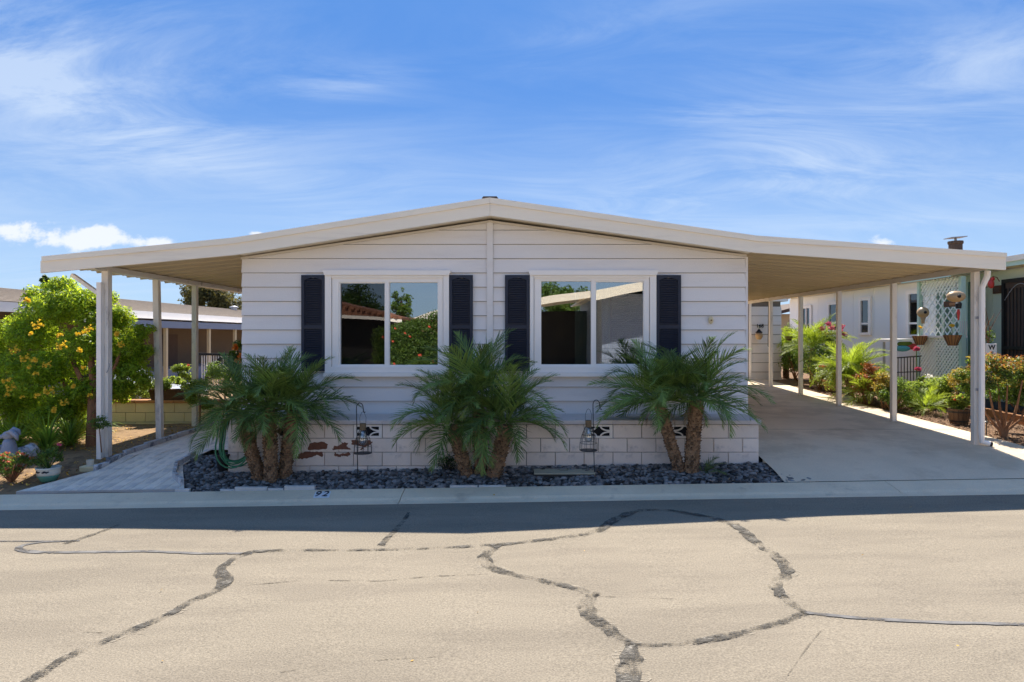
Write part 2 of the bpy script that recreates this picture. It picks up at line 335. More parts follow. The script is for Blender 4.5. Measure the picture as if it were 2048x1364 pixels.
M['dglassg'] = mat('porch_glass', (.10, .20, .15), .1, 3, .0, 50, .3, 0)
def glass(name, refl, tint):
    m = bpy.data.materials.new(name); m.use_nodes = True; t = m.node_tree; t.nodes.clear()
    co = nn(t, 'ShaderNodeTexCoord').outputs['Object']
    nb = nn(t, 'ShaderNodeTexNoise', ins={'Vector': co, 'Scale': 1.1, 'Detail': 1.0}).outputs[0]
    bm_ = nn(t, 'ShaderNodeBump', ins={'Strength': .05, 'Distance': .03, 'Height': nb}).outputs[0]
    g = nn(t, 'ShaderNodeBsdfGlossy', ins={0: (1, 1, 1, 1), 'Roughness': .0, 'Normal': bm_}); tr = nn(t, 'ShaderNodeBsdfTransparent', ins={0: tint})
    fr = nn(t, 'ShaderNodeFresnel', ins={'IOR': 1.5}).outputs[0]
    fac = mth(t, 'ADD', refl, fr, clamp=True)
    mx = nn(t, 'ShaderNodeMixShader', ins={0: fac, 1: tr.outputs[0], 2: g.outputs[0]})
    t.links.new(mx.outputs[0], nn(t, 'ShaderNodeOutputMaterial').inputs[0]); return m
M['glass'] = glass('window_glass', .27, (.55, .6, .58, 1))
M['glassdim'] = glass('window_glass_behind_screen', .035, (.5, .5, .5, 1))

def tarmat(name, c1, c2, cut):
    m = bpy.data.materials.new(name); m.use_nodes = True; t = m.node_tree; t.nodes.clear()
    co = nn(t, 'ShaderNodeTexCoord').outputs['Object']
    a = nn(t, 'ShaderNodeTexNoise', ins={'Vector': co, 'Scale': 5.0, 'Detail': 3.0}).outputs[0]
    mp = nn(t, 'ShaderNodeMapping', ins={'Vector': co, 'Scale': (1, 3, 1)}).outputs[0]
    b = nn(t, 'ShaderNodeTexNoise', ins={'Vector': mp, 'Scale': 30.0, 'Detail': 8.0, 'Roughness': .85}).outputs[0]
    f = nn(t, 'ShaderNodeMapRange', ins={0: mth(t, 'ADD', mth(t, 'MULTIPLY', a, .75), mth(t, 'MULTIPLY', b, .5)), 1: .52, 2: .74}).outputs[0]
    c = nn(t, 'ShaderNodeMix', data_type='RGBA', ins={0: f, 6: (*c1, 1), 7: (*c2, 1)}).outputs[2]
    p = nn(t, 'ShaderNodeBsdfPrincipled', ins={'Base Color': c, 'Roughness': .9, 'Specular IOR Level': .15})
    al = nn(t, 'ShaderNodeMapRange', ins={0: mth(t, 'ADD', mth(t, 'MULTIPLY', a, .35), mth(t, 'MULTIPLY', b, .65)), 1: cut, 2: cut+.05}).outputs[0]
    mx = nn(t, 'ShaderNodeMixShader', ins={0: al, 1: nn(t, 'ShaderNodeBsdfTransparent').outputs[0], 2: p.outputs[0]})
    t.links.new(mx.outputs[0], nn(t, 'ShaderNodeOutputMaterial').inputs[0]); return m
M['tar'] = tarmat('tar', (.022, .022, .022), (.11, .10, .085), .475)
M['fleck'] = tarmat('tar_fleck', (.55, .52, .46), (.42, .38, .32), .565)
M['tarpale'] = tarmat('tar_dust', (.50, .46, .39), (.36, .31, .24), .52)
M['tarthin'] = tarmat('tar_thin', (.09, .088, .09), (.21, .20, .19), .42)
M['crackm'] = tarmat('hairline', (.13, .11, .09), (.2, .17, .13), .5)

# ------------------------------------------------------------------ levels of the ground
KY0, KY1, YWALL = 7.98, 8.5, 9.29
def road_z(x): return .0155*x
def kerb_z(x): return .075+.0155*x
def drive_z(x, y):
    if y <= KY1: return kerb_z(x)
    if y >= 10: return .38+.03*(y-10)
    t = ((y-KY1)/1.5)**.75; return kerb_z(x)*(1-t)+.38*t
def yard_z(x, y):
    t = min(max((y-KY1)/1.5, 0), 1); k = kerb_z(max(x, -12)); b = .19+.002*(x+6.5)
    return k*(1-t)+b*t+.018*max(0, y-10)
def bed_z(x, y):
    if x < -4.1 and y > 8.9: return yard_z(x, y)-.01-.06*max(0, (9.3-y)/.4)
    if y > YWALL: return .15+.02*x+(y-YWALL)*.02
    t = min(max((y-KY1)/.79, 0), 1); return (kerb_z(x)-.035)*(1-t)+(.15+.02*x)*t
def sheet(name, xs, ys, fz, m, kind='structure', parent=None, keep=None):
    mb = MB(); nx = len(xs)
    mb.v = [(x, y, fz(x, y)) for y in ys for x in xs]
    mb.f = [(j*nx+i, j*nx+i+1, (j+1)*nx+i+1, (j+1)*nx+i) for j in range(len(ys)-1) for i in range(nx-1)]
    o = mb.build(name, m, parent, smooth=True)
    if kind: o['kind'] = kind
    return o
def lin(a, b, n): return [a+(b-a)*i/n for i in range(n+1)]

sheet('ground', [-700, -60, 0, 60, 700], [-700, -60, 30, 100, 900], lambda x, y: -1.1, M['grass'])
road = sheet('road', [-45, -20, -5, 0, 5, 20, 45], [-1.1, 2, 5, KY0+.01], lambda x, y: road_z(x), M['road'])
sheet('dirt_yard', lin(-45, -12, 4)[:-1]+lin(-12, -4.96, 14), lin(KY1, 12, 14)+lin(13, 40, 8), lambda x, y: yard_z(x, y)+.012*math.sin(x*3.1)*math.sin(y*2.3)-.004, M['dirt'])
sheet('opposite_yard', [-45, 0, 45], [-45, -10, -1.6], lambda x, y: road_z(x)+.08, M['drive'])
# kerbs
def kerb(name, label, y0, y1, sgn):
    k = bpy.data.objects.new(name, None); COL.objects.link(k); k['kind'] = 'structure'
    prof = [(0, -.25), (0, .002), (.11, .004), (.155, .012), (.20, .030), (.30, .044), (.44, .066), (.50, .075), (.52, .068), (.52, -.25)]
    js = [-45, -27, -20, -13.92, -7.72, -1.52, 4.74, 10.9, 17, 23, 30, 45]
    for a, b in zip(js, js[1:]):
        mb = MB(); n = len(prof); vs = []; g = .005
        for x in (a+g, b-g):
            vs += [(x, y0+sgn*p[0], p[1]+road_z(x)) for p in prof]
        mb.add(vs, [(i, i+1, i+1+n, i+n) if sgn > 0 else (i+n, i+1+n, i+1, i) for i in range(n-1)]+[tuple(range(n)), tuple(range(2*n-1, n-1, -1))])
        mb.build('kerb_segment', M['kerb'], k)
    return k
kerb_near = kerb('kerb', '', KY0, KY1, 1)
kerb_far = kerb('kerb', '', -1.09, -1.6, -1)

# crack-sealing seams on the road
def road_pt(px, py, up):
    d = CZ/((py-HY)/F+.0155*(px-CX)/F); x = X_(px, d); return Vector((x, d, road_z(x)+up))
def ribbon(pts, up, k=1.0, jit=.25, seed=0):
    R = random.Random(seed); P = []
    for (a, b) in zip(pts, pts[1:]):
        A, B = road_pt(a[0], a[1], up), road_pt(b[0], b[1], up); n = max(2, int((B-A).length/.07))
        for i in range(n): P.append((A.lerp(B, i/n), a[2]+(b[2]-a[2])*i/n))
    P.append((road_pt(pts[-1][0], pts[-1][1], up), pts[-1][2]))
    for _ in range(2): P = [P[0]]+[((P[i-1][0]+P[i][0]*2+P[i+1][0])/4, P[i][1]) for i in range(1, len(P)-1)]+[P[-1]]
    vs = []
    for i, (p, w) in enumerate(P):
        d = (P[min(i+1, len(P)-1)][0]-P[max(i-1, 0)][0]).normalized(); s = Vector((-d.y, d.x, 0)).normalized()
        w2 = w*k*.36
        a = p+s*w2*R.uniform(1-jit, 1+jit); b = p-s*w2*R.uniform(1-jit, 1+jit)
        a.z = road_z(a.x)+up; b.z = road_z(b.x)+up; vs += [a, b]
    return MB().add(vs, [(2*i, 2*i+1, 2*i+3, 2*i+2) for i in range(len(P)-1)])
seams = [
 [(40, 1375, .12), (140, 1310, .11), (240, 1270, .10), (330, 1235, .10), (380, 1205, .12), (440, 1180, .13), (455, 1163, .16), (435, 1143, .15), (465, 1118, .12), (505, 1103, .10)],
 [(505, 1103, .10), (600, 1101, .07), (700, 1101, .06), (850, 1098, .07), (1000, 1090, .08), (1100, 1079, .10), (1190, 1066, .14), (1215, 1050, .15), (1240, 1034, .16), (1275, 1021, .13), (1330, 1020, .10), (1420, 1034, .12), (1470, 1049, .16), (1500, 1075, .16), (1530, 1098, .14), (1572, 1130, .15), (1575, 1148, .16), (1543, 1166, .16), (1570, 1200, .14), (1610, 1226, .08)],
 [(1610, 1226, .08), (1560, 1245, .08), (1450, 1275, .09), (1350, 1291, .07), (1270, 1291, .06)],
 [(1000, 1090, .09), (968, 1108, .16), (972, 1133, .18), (1030, 1152, .10), (1100, 1165, .10), (1160, 1181, .11), (1197, 1192, .11)],
 [(1190, 1185, .10), (1168, 1205, .17), (1180, 1232, .18), (1230, 1270, .14), (1265, 1292, .10)],
 [(1268, 1290, .10), (1262, 1318, .19), (1252, 1380, .21)],
 [(240, 1050, .06), (180, 1072, .08), (130, 1088, .10)],
 [(818, 1026, .05), (795, 1058, .09), (760, 1092, .11)]]
thin = [[(505, 1107, .06), (400, 1108, .06), (300, 1103, .07), (80, 1106, .09), (32, 1100, .10), (40, 1090, .09), (90, 1084, .05), (160, 1082, .04)],
        [(-10, 1083, .04), (140, 1083, .04)], [(1610, 1226, .06), (1700, 1236, .06), (1850, 1245, .06), (2060, 1250, .05)]]
for i, s in enumerate(seams):
    ribbon(s, .004, 1.35, .5, i).build('seam_dust', M['tarpale'], road)
    ribbon(s, .008, .95, .35, i+50).build('tar_seam', M['tar'], road)
    ribbon(s, .011, .9, .35, i+70).build('seam_dust', M['fleck'], road)
for i, s in enumerate(thin): ribbon(s, .006, 1, .25, i).build('tar_seam', M['tarthin'], road)
for i, s in enumerate([[(480, 1172, .02), (620, 1160, .02), (760, 1163, .02), (860, 1153, .025), (975, 1148, .02)], [(560, 1345, .012), (680, 1325, .012), (900, 1312, .012)],
                       [(1660, 1240, .012), (1610, 1300, .012), (1570, 1360, .012)], [(300, 1270, .01), (130, 1262, .01)], [(1170, 1192, .012), (1400, 1200, .008)]]):
    ribbon(s, .004, 1, .6, i).build('hairline_crack', M['crackm'], road)
# kerb joint stain cracks, house number on the kerb
def kerb_pt(px, t, up=.003):      # t 0..1 across the sloping top face
    d = 8.18+.30*t; zz_ = .026+.045*t; x = X_(px, d); return Vector((x, d, road_z(x)+zz_+up))
num = thing('house_number', 'white painted plate with black number 92 on the kerb', 'house number', kerb_pt(644, .4))
a, b, c, d_ = kerb_pt(626, .12, .004), kerb_pt(658, .12, .004), kerb_pt(663, .95, .004), kerb_pt(632, .95, .004)
MB().add([a, b, c, d_], [(0, 1, 2, 3)]).build('number_background', M['paint'], num)
slope = math.atan2(.045, .30)
for ch, px in (('9', 636.5), ('2', 652)):
    p = kerb_pt(px, .52, .008)
    text('digit', ch, .24, M['ink'], num, Matrix.Translation(p+Vector((0, -.008, -.001))) @ Matrix.Rotation(slope, 4, 'X') @ Matrix.Shear('XY', 4, (.12, 0)) @ Matrix.Scale(.66, 4, (1, 0, 0)), .0008, .002)

# ------------------------------------------------------------------ driveway, path, bed, garden ground
drv = sheet('driveway', lin(3.44, 7.62, 8), [KY1+.003, 8.8, 9.1, 9.4, 9.7, 10, 10.4, 11.3], drive_z, M['drive'])
for a, b in ((11.32, 14.2), (14.22, 17.2), (17.22, 24)):
    sheet('driveway_slab', lin(3.44, 7.62, 4), [a, (a+b)/2, b], drive_z, M['drive'], kind=None, parent=drv)
MB().add([(3.44, 9.27, drive_z(3.44, 9.27)), (3.44, 9.27, 0), (3.85, 8.52, -.1), (3.85, 8.52, .137)], [(0, 1, 2, 3)]).build('slab_edge', M['kerb'], drv)
MB().add([(7.62, y, drive_z(7, y)-k*.2) for y in (8.52, 9.3, 10, 24) for k in (0, 1)], [(0, 1, 3, 2), (2, 3, 5, 4), (4, 5, 7, 6)]).build('slab_edge', M['kerb'], drv)
sheet('garden_ground', lin(7.62, 10.6, 6)+[16, 30, 45], lin(KY1, 12, 8)+[15, 20, 28, 40], lambda x, y: drive_z(7.6, y)-.03+.01*math.sin(x*4)*math.sin(y*3), M['mulch'])
sheet('back_yard', lin(-4, 7.6, 6), [21.9, 28, 40], lambda x, y: drive_z(5, y)-.05, M['drive'])
sheet('bed_soil', lin(-5.0, 3.9, 20), lin(KY1, 9.35, 5)+[10.4], lambda x, y: bed_z(x, y)-.03, M['soil'])

def clip_poly(poly, clip):
    def inside(p, a, b): return (b[0]-a[0])*(p[1]-a[1])-(b[1]-a[1])*(p[0]-a[0]) >= 0
    def inter(p, q, a, b):
        d1 = (q[0]-p[0], q[1]-p[1]); d2 = (b[0]-a[0], b[1]-a[1]); den = d1[0]*d2[1]-d1[1]*d2[0]
        t = ((a[0]-p[0])*d2[1]-(a[1]-p[1])*d2[0])/den; return (p[0]+d1[0]*t, p[1]+d1[1]*t)
    out = poly
    for i in range(len(clip)):
        a, b = clip[i], clip[(i+1) % len(clip)]; src = out; out = []
        for j in range(len(src)):
            p, q = src[j], src[(j+1) % len(src)]
            if inside(p, a, b):
                out.append(p)
                if not inside(q, a, b): out.append(inter(p, q, a, b))
            elif inside(q, a, b): out.append(inter(p, q, a, b))
        if not out: return []
    return out
path = bpy.data.objects.new('path', None); COL.objects.link(path); path['kind'] = 'structure'
P1 = [(-6.62, 8.52), (-4.42, 8.52), (-4.72, 9.0), (-4.95, 9.5), (-5.0, 10.0), (-5.9, 10.0), (-6.06, 9.35)]
P1c = [(-6.62, 8.52), (-4.42, 8.52), (-4.95, 9.5), (-6.06, 9.35)]
P2 = [(-6.06, 9.35), (-4.95, 9.5), (-4.95, 9.5), (-4.4, 10.3), (-4.4, 20), (-6.06, 20)]
def path_z(x, y): return yard_z(x, y)+.028
gm = MB()
for poly in ([(-6.62, 8.52), (-4.42, 8.52), (-4.95, 9.5), (-6.06, 9.35)], [(-6.06, 9.35), (-4.95, 9.5), (-4.95, 10.4), (-6.06, 10.4)], [(-6.06, 10.4), (-4.4, 10.4), (-4.4, 20), (-6.06, 20)]):
    gm.add([(x, y, path_z(x, y)-.008) for x, y in poly], [tuple(range(len(poly)))])
for q in (((-6.62, 8.52), (-4.42, 8.52)), ): gm.add([(q[0][0], 8.512, path_z(q[0][0], 8.52)+.0), (q[1][0], 8.512, path_z(q[1][0], 8.52)), (q[1][0], 8.512, -.1), (q[0][0], 8.512, -.15)], [(0, 3, 2, 1)])
gm.build('grout_bed', M['grout'], path)
tw, tl, g = .155, .62, .004
R = random.Random(3)
for i in range(24):
    off = R.choice([0, .21, .42])
    for j in range(-2, 20):
        x0, y0 = -7.0+i*tw, 8.2+j*tl+off-.3
        cell = [(x0+g+.12*y0-1.2+0, y0+g), (x0+tw-g+.12*y0-1.2, y0+g), (x0+tw-g+.12*(y0+tl)-1.2, y0+tl-g), (x0+g+.12*(y0+tl)-1.2, y0+tl-g)] if False else [(x0+g, y0+g), (x0+tw-g, y0+g), (x0+tw-g, y0+tl-g), (x0+g, y0+tl-g)]
        if y0 > 14: continue
        for reg in ([(-6.62, 8.52), (-4.42, 8.52), (-4.95, 9.5), (-6.06, 9.35)], [(-6.06, 9.35), (-4.95, 9.5), (-4.95, 10.4), (-6.06, 10.4)], [(-6.06, 10.4), (-4.4, 10.4), (-4.4, 20), (-6.06, 20)]):
            pl = clip_poly(cell, reg)
            if len(pl) >= 3:
                area = abs(sum(pl[k][0]*pl[(k+1) % len(pl)][1]-pl[(k+1) % len(pl)][0]*pl[k][1] for k in range(len(pl))))/2
                if area < .003: continue
                cx = sum(p[0] for p in pl)/len(pl); cy = sum(p[1] for p in pl)/len(pl)
                mb = MB(); n = len(pl)
                mb.add([(x, y, path_z(x, y)) for x, y in pl]+[(x, y, path_z(x, y)-.01) for x, y in pl], [tuple(range(n))]+[(k, k+n, (k+1) % n+n, (k+1) % n) for k in range(n)])
                mb.v = [(vx-cx, vy-cy, vz) for vx, vy, vz in mb.v]
                o = mb.build('tile', M['tileA'], path, local=True); o.location = (cx, cy, 0)
# stone edging along both sides of the path
edl = thing('stone_edging', 'low grey stone edging between the tiled path and the dirt yard', 'edging', (-6.1, 9.35, .1))
y = 9.3
while y < 16:
    L = R.uniform(.16, .30); z0 = path_z(-6.1, y)
    MB().bbox(-6.13, -6.065, y, y+L-.006, z0-.1, z0+R.uniform(.065, .085), .006).build('edging_stone', M['stone'], edl); y += L
edr = thing('stone_edging', 'low stone edging between the path and the black pebbles', 'edging', (-4.7, 9, .1))
pts = [(-4.52, 8.66), (-4.80, 8.98), (-5.0, 9.42), (-5.0, 9.95)]
for (ax, ay), (bx, by) in zip(pts, pts[1:]):
    n = 3
    for k in range(n):
        p = Vector((ax+(bx-ax)*(k+.02)/n, ay+(by-ay)*(k+.02)/n, 0)); q = Vector((ax+(bx-ax)*(k+.96)/n, ay+(by-ay)*(k+.96)/n, 0))
        z0 = path_z(p.x, p.y)+.01; p.z = z0; q.z = z0+.005
        MB().obox(p, q, .045, R.uniform(.13, .16)).build('edging_stone', M['stone'], edr)
fr = thing('stone_edging', 'broken row of thin white stone strips along the kerb edge of the pebbles', 'edging', (-3.8, 8.52, .05))
for a, b, w, h in ((352, 381, .04, .035), (442, 470, .03, .02), (471, 535, .05, .045), (537, 568, .04, .022), (570, 630, .055, .05), (900, 955, .03, .025), (958, 1012, .03, .02)):
    x0, x1 = X_(a, 8.53), X_(b, 8.53); zk = kerb_z(x0)
    MB().bbox(x0, x1, 8.50, 8.50+w, zk-.05, zk+h, .006).build('edging_stone', M['chalk'], fr)

# black beach pebbles
def pebbles():
    Rg = np.random.default_rng(4); n = 7900
    px = Rg.uniform(-4.95, 3.86, n); py = Rg.uniform(8.54, 9.28, n); ex = Rg.random(n) < .10; px[ex] = Rg.uniform(-4.95, -4.22, ex.sum()); py[ex] = Rg.uniform(9.0, 10.0, ex.sum())
    keep = ((py < 9.27) | ex) & (px > -4.40-(py-8.52)*.54) & ~((px > 3.42) & (py > 8.54+(3.86-px)/.44*.75))
    px, py = px[keep], py[keep]; n = len(px)
    pz = np.array([bed_z(a, b) for a, b in zip(px, py)])+Rg.uniform(-.02, .028, n)
    th = np.linspace(0, 2*np.pi, 7)[:-1]
    tmpl = np.array([[0, 0, -1]]+[[math.cos(t)*.8, math.sin(t)*.8, -.6] for t in th]+[[math.cos(t+.5), math.sin(t+.5), .05] for t in th]+[[math.cos(t)*.62, math.sin(t)*.62, .78] for t in th]+[[0, 0, 1]])
    fs = []
    for k in range(6):
        k2 = (k+1) % 6
        fs += [(0, 1+k2, 1+k), (1+k, 1+k2, 7+k), (7+k, 1+k2, 7+k2), (7+k, 7+k2, 13+k2), (7+k, 13+k2, 13+k), (13+k, 13+k2, 19)]
    fs = np.array(fs)
    s = Rg.uniform(.019, .047, n); sc = np.stack([s*Rg.uniform(.9, 1.5, n), s*Rg.uniform(.7, 1.1, n), s*Rg.uniform(.45, .75, n)], 1)
    V = tmpl[None]*sc[:, None]*Rg.uniform(.9, 1.1, (n, 20, 1))
    a = Rg.uniform(0, 6.28, n); ca, sa = np.cos(a)[:, None], np.sin(a)[:, None]
    V = np.stack([V[..., 0]*ca-V[..., 1]*sa, V[..., 0]*sa+V[..., 1]*ca, V[..., 2]], -1)
    b = Rg.normal(0, .3, n); cb, sb = np.cos(b)[:, None], np.sin(b)[:, None]
    V = np.stack([V[..., 0], V[..., 1]*cb-V[..., 2]*sb, V[..., 1]*sb+V[..., 2]*cb], -1)
    V += np.stack([px, py, pz], 1)[:, None]
    Fc = (fs[None]+(np.arange(n)*20)[:, None, None]).reshape(-1, 3)
    me = npmesh('pebbles', V.reshape(-1, 3), Fc, M['pebble'], 3)
    me.polygons.foreach_set('use_smooth', np.ones(len(Fc), dtype=bool))
    return tag(link('pebbles', me), 'black beach pebbles filling the bed in front of the house', 'pebbles', kind='stuff')
pebbles()
# bark chips in the right garden and yellow litter on the left
def scatter(name, n, x0, x1, y0, y1, fz, L, w, m, label, cat, seed, cond=None):
    Rg = np.random.default_rng(seed); P = []
    while len(P) < n:
        x, y = Rg.uniform(x0, x1), Rg.uniform(y0, y1)
        if cond is None or cond(x, y): P.append((x, y, fz(x, y)+Rg.uniform(.004, .02)))
    P = np.array(P); a = Rg.uniform(0, 6.28, n); t = np.stack([np.cos(a), np.sin(a), Rg.normal(0, .35, n)], 1); b = np.stack([-np.sin(a), np.cos(a), Rg.normal(0, .35, n)], 1)
    l = (L*Rg.uniform(.5, 1.4, n))[:, None]; ww = l*w/L
    V = np.stack([P-t*l/2, P+b*ww/2, P+t*l/2, P-b*ww/2], 1).reshape(-1, 3)
    return tag(link(name, npmesh(name, V, np.arange(n*4).reshape(n, 4), m)), label, cat, kind='stuff')
scatter('bark_chips', 9000, 7.66, 9.3, 8.7, 18, lambda x, y: drive_z(7.6, y)-.025, .05, .025, M['mulch'], 'brown bark chips covering the garden strip beside the driveway', 'bark mulch', 1)
scatter('fallen_leaves', 1500, -8.6, -6.15, 8.75, 13, yard_z, .035, .02, M['litter'], 'yellow fallen petals and leaves on the dirt under the flowering shrub', 'leaf litter', 2, lambda x, y: (math.sin(x*3+1)*math.sin(y*2.7) > -.25) and x < -6.2-(9.4-y)*.55*(y < 9.4))
scatter('fallen_leaves', 16, -6, 7, 3.9, 8.3, lambda x, y: road_z(x)+(.0 if y < 7.95 else .03), .03, .016, M['litter'], 'few small dry leaves scattered over the road', 'leaf litter', 5)

scatter('fallen_leaves', 70, -4.4, 3.6, 8.6, 9.2, lambda x, y: bed_z(x, y)+.035, .045, .016, M['trunk'], 'dry palm leaf bits lying on the black pebbles', 'leaf litter', 6)
# ------------------------------------------------------------------ the house
YW, YC, YS, YF = 9.29, 9.25, 9.95, 9.60     # block wall, cap front, siding, fascia
kS, kF, kW = F/YS, F/YF, F/YW
def sx(px): return (px-CX)/kS
def sz(py): return CZ-(py-HY)/kS
XL, XR, XA = sx(483), sx(1492), sx(980)
zL, zR, zA = sz(515), sz(510), sz(441)
def gable(x): return zA+(zL-zA)*(XA-x)/(XA-XL) if x < XA else zA+(zR-zA)*(x-XA)/(XR-XA)
home = thing('mobile_home', 'lilac grey mobile home with low gable, two white windows and dark shutters', 'house', (XA, YS, .2))
# shell: side walls, back wall, floor, ceiling, sheathing with window openings
wins = [(651.5, 899), (1060, 1311)]
WT, WBt = 550, 745
sh = MB()
xs = [XL+.02, sx(664), sx(886), sx(1072), sx(1299), XR-.02]
zt, zb = sz(556), sz(741)
for i in range(5):
    a, b = xs[i], xs[i+1]
    if i in (1, 3):
        sh.prism([(a, .1), (b, .1), (b, zb), (a, zb)], YS+.035, YS+.12); sh.prism([(a, zt), (b, zt), (b, gable(b)-.02), (a, gable(a)-.02)], YS+.035, YS+.12)
    elif i == 2: sh.prism([(a, .1), (b, .1), (b, gable(b)-.02), (XA, zA-.02), (a, gable(a)-.02)], YS+.035, YS+.12)
    else: sh.prism([(a, .1), (b, .1), (b, gable(b)-.02), (a, gable(a)-.02)], YS+.035, YS+.12)
sh.build('sheathing', M['mortar_and_gap_shade'], home)  # coloured dark so the gaps between boards read as lap shadow
MB().box(XL+.02, XL+.12, YS+.125, 21.9, .05, zL).build('side_wall', M['siding'], home)
MB().box(XR-.12, XR-.02, YS+.125, 21.9, .05, zR).build('side_wall', M['siding'], home)
MB().box(XL+.02, XR-.02, 21.9, 22, .05, zL).build('back_wall', M['siding'], home)
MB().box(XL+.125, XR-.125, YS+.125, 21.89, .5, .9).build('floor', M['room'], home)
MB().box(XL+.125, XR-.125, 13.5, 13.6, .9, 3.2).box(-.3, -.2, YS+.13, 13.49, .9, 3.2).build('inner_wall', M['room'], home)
# clapboards, each one its own piece
PITCH = 28.55
def siding(x0, x1, k):
    zb_, zt_ = sz(831-PITCH*k)+.0035, sz(831-PITCH*(k+1))-.0035
    # clip with gable
    pts = []
    N = 1
    poly = [(x0, zb_), (x1, zb_)]
    top = [(x1, min(zt_, gable(x1)-.006)), (x0, min(zt_, gable(x0)-.006))]
    if zt_ > gable(x0)-.006 or zt_ > gable(x1)-.006:
        if x0 < XA and x1 <= XA+.1:       # left half, gable rising to the right
            s = (zA-zL)/(XA-XL); xa = XL+(zb_+.006-zL)/s if zb_ > zL-.006 else x0; xb = XL+(zt_+.006-zL)/s
            xa = max(x0, xa); pl = [(xa, zb_), (x1, zb_), (x1, min(zt_, gable(x1)-.006))]
            if x0 < xb < x1: pl.append((xb, zt_))
            pl.append((xa, max(zb_, gable(xa)-.006) if xa > x0 else min(zt_, gable(x0)-.006)))
        else:
            s = (zR-zA)/(XR-XA); xa = XA+(zb_+.006-zA)/s if zb_ > zR-.006 else x1; xb = XA+(zt_+.006-zA)/s
            xa = min(x1, xa); pl = [(x0, zb_), (xa, zb_), (xa, max(zb_, gable(xa)-.006) if xa < x1 else min(zt_, gable(x1)-.006))]
            if x0 < xb < x1: pl.append((xb, zt_))
            pl.append((x0, min(zt_, gable(x0)-.006)))
        # drop duplicates
        q = []
        for p in pl:
            if not q or (abs(p[0]-q[-1][0])+abs(p[1]-q[-1][1])) > 1e-4: q.append(p)
        poly = q
        if len(poly) < 3 or abs(poly[0][0]-poly[1][0]) < .02: return
    else: poly = [(x0, zb_), (x1, zb_), (x1, zt_), (x0, zt_)]
    H = zt_-zb_
    mb = MB(); n = len(poly)
    fy = lambda z: YS-.006+.030*(z-zb_)/H
    cx = (x0+x1)/2
    vs = [(x-cx, fy(z), z) for x, z in poly]+[(x-cx, YS+.034, z) for x, z in poly]
    mb.add(vs, [tuple(range(n)), tuple(range(2*n-1, n-1, -1))]+[(i, i+n, (i+1) % n+n, (i+1) % n) for i in range(n)])
    o = mb.build('siding_board', M['siding'], home, local=True); o.location = (cx-home.location.x, -home.location.y, -home.location.z)
cL, cR = sx(973.5), sx(986.5)
for k in range(0, 14):
    yb, yt = 831-PITCH*k, 831-PITCH*(k+1)
    cut = (yt < 745) and (yb > 547)
    # windows with casings interrupt the boards
    segs = [(XL, cL), (cR, XR)]
    if yb <= 752 and yt >= 541 or (yb > 541 and yt < 752 and yb <= 760 and yt >= 535):
        segs = [(XL, sx(652)), (sx(899), cL), (cR, sx(1061)), (sx(1311), XR)]
    for a, b in segs: siding(a, b, k)
# corner trims, rakes, centre batten
MB().prism([(cL+.003, sz(831)), (cR-.003, sz(831)), (cR-.003, zA-.01), (cL+.003, zA-.01)], YS-.028, YS+.034).build('centre_trim', M['siding'], home)
for a, b in ((XL-.0, XA), (XA, XR)):
    za, zb_ = gable(a), gable(b)
    MB().prism([(a, za-.035), (b, zb_-.035), (b, zb_), (a, za)], YS-.032, YS-.010).build('rake_trim', M['trimwarm'], home)
MB().box(XR+.0, XR+.03, YS+.0, YS+.15, sz(831), zR-.03).build('corner_trim', M['siding'], home)
# roof of the home: slab with ridge + fascia boards
def fx(px): return (px-CX)/kF
def fz(py): return CZ-(py-HY)/kF
K = [(fx(85), fz(513), fz(523), fz(546)), (fx(468), fz(475.5), fz(487.5), fz(510)), (fx(980), fz(395.5), fz(407), fz(431)), (fx(1512), fz(471.5), fz(482.5), fz(505.5)), (fx(2012), fz(506), fz(515), fz(540))]
def roofslab(name, a, b, y0, y1, m, parent, du=.03, dt=.01):
    MB().prism([(a[0], a[3]+du), (b[0], b[3]+du), (b[0], b[1]-dt), (a[0], a[1]-dt)], y0, y1).build(name, m, parent)
roofslab('roof', K[1], K[2], YF+.045, 22.2, M['fascia'], home); roofslab('roof', K[2], K[3], YF+.045, 22.2, M['fascia'], home)
def fascia(a, b, parent, ext0=0, ext1=0):
    MB().prism([(a[0]-ext0, a[3]), (b[0]+ext1, b[3]), (b[0]+ext1, b[2]+.006), (a[0]-ext0, a[2]+.006)], YF, YF+.04).build('fascia_board', M['fascia'], parent)
    MB().prism([(a[0], a[2]), (b[0], b[2]), (b[0], b[1]), (a[0], a[1])], YF-.022, YF+.044).build('roof_edge', M['fascia'], parent)
e = .0015
fascia(K[1], (K[2][0]-e, *K[2][1:]), home); fascia((K[2][0]+e, *K[2][1:]), K[3], home)
rv = MB().prism([(K[2][0]-.12, K[2][1]-.005), (K[2][0]+.12, K[2][1]-.005), (K[2][0]+.10, K[2][1]+.022), (K[2][0]-.10, K[2][1]+.022)], YF-.0, 22).build('ridge_cap', M['brown'], home)
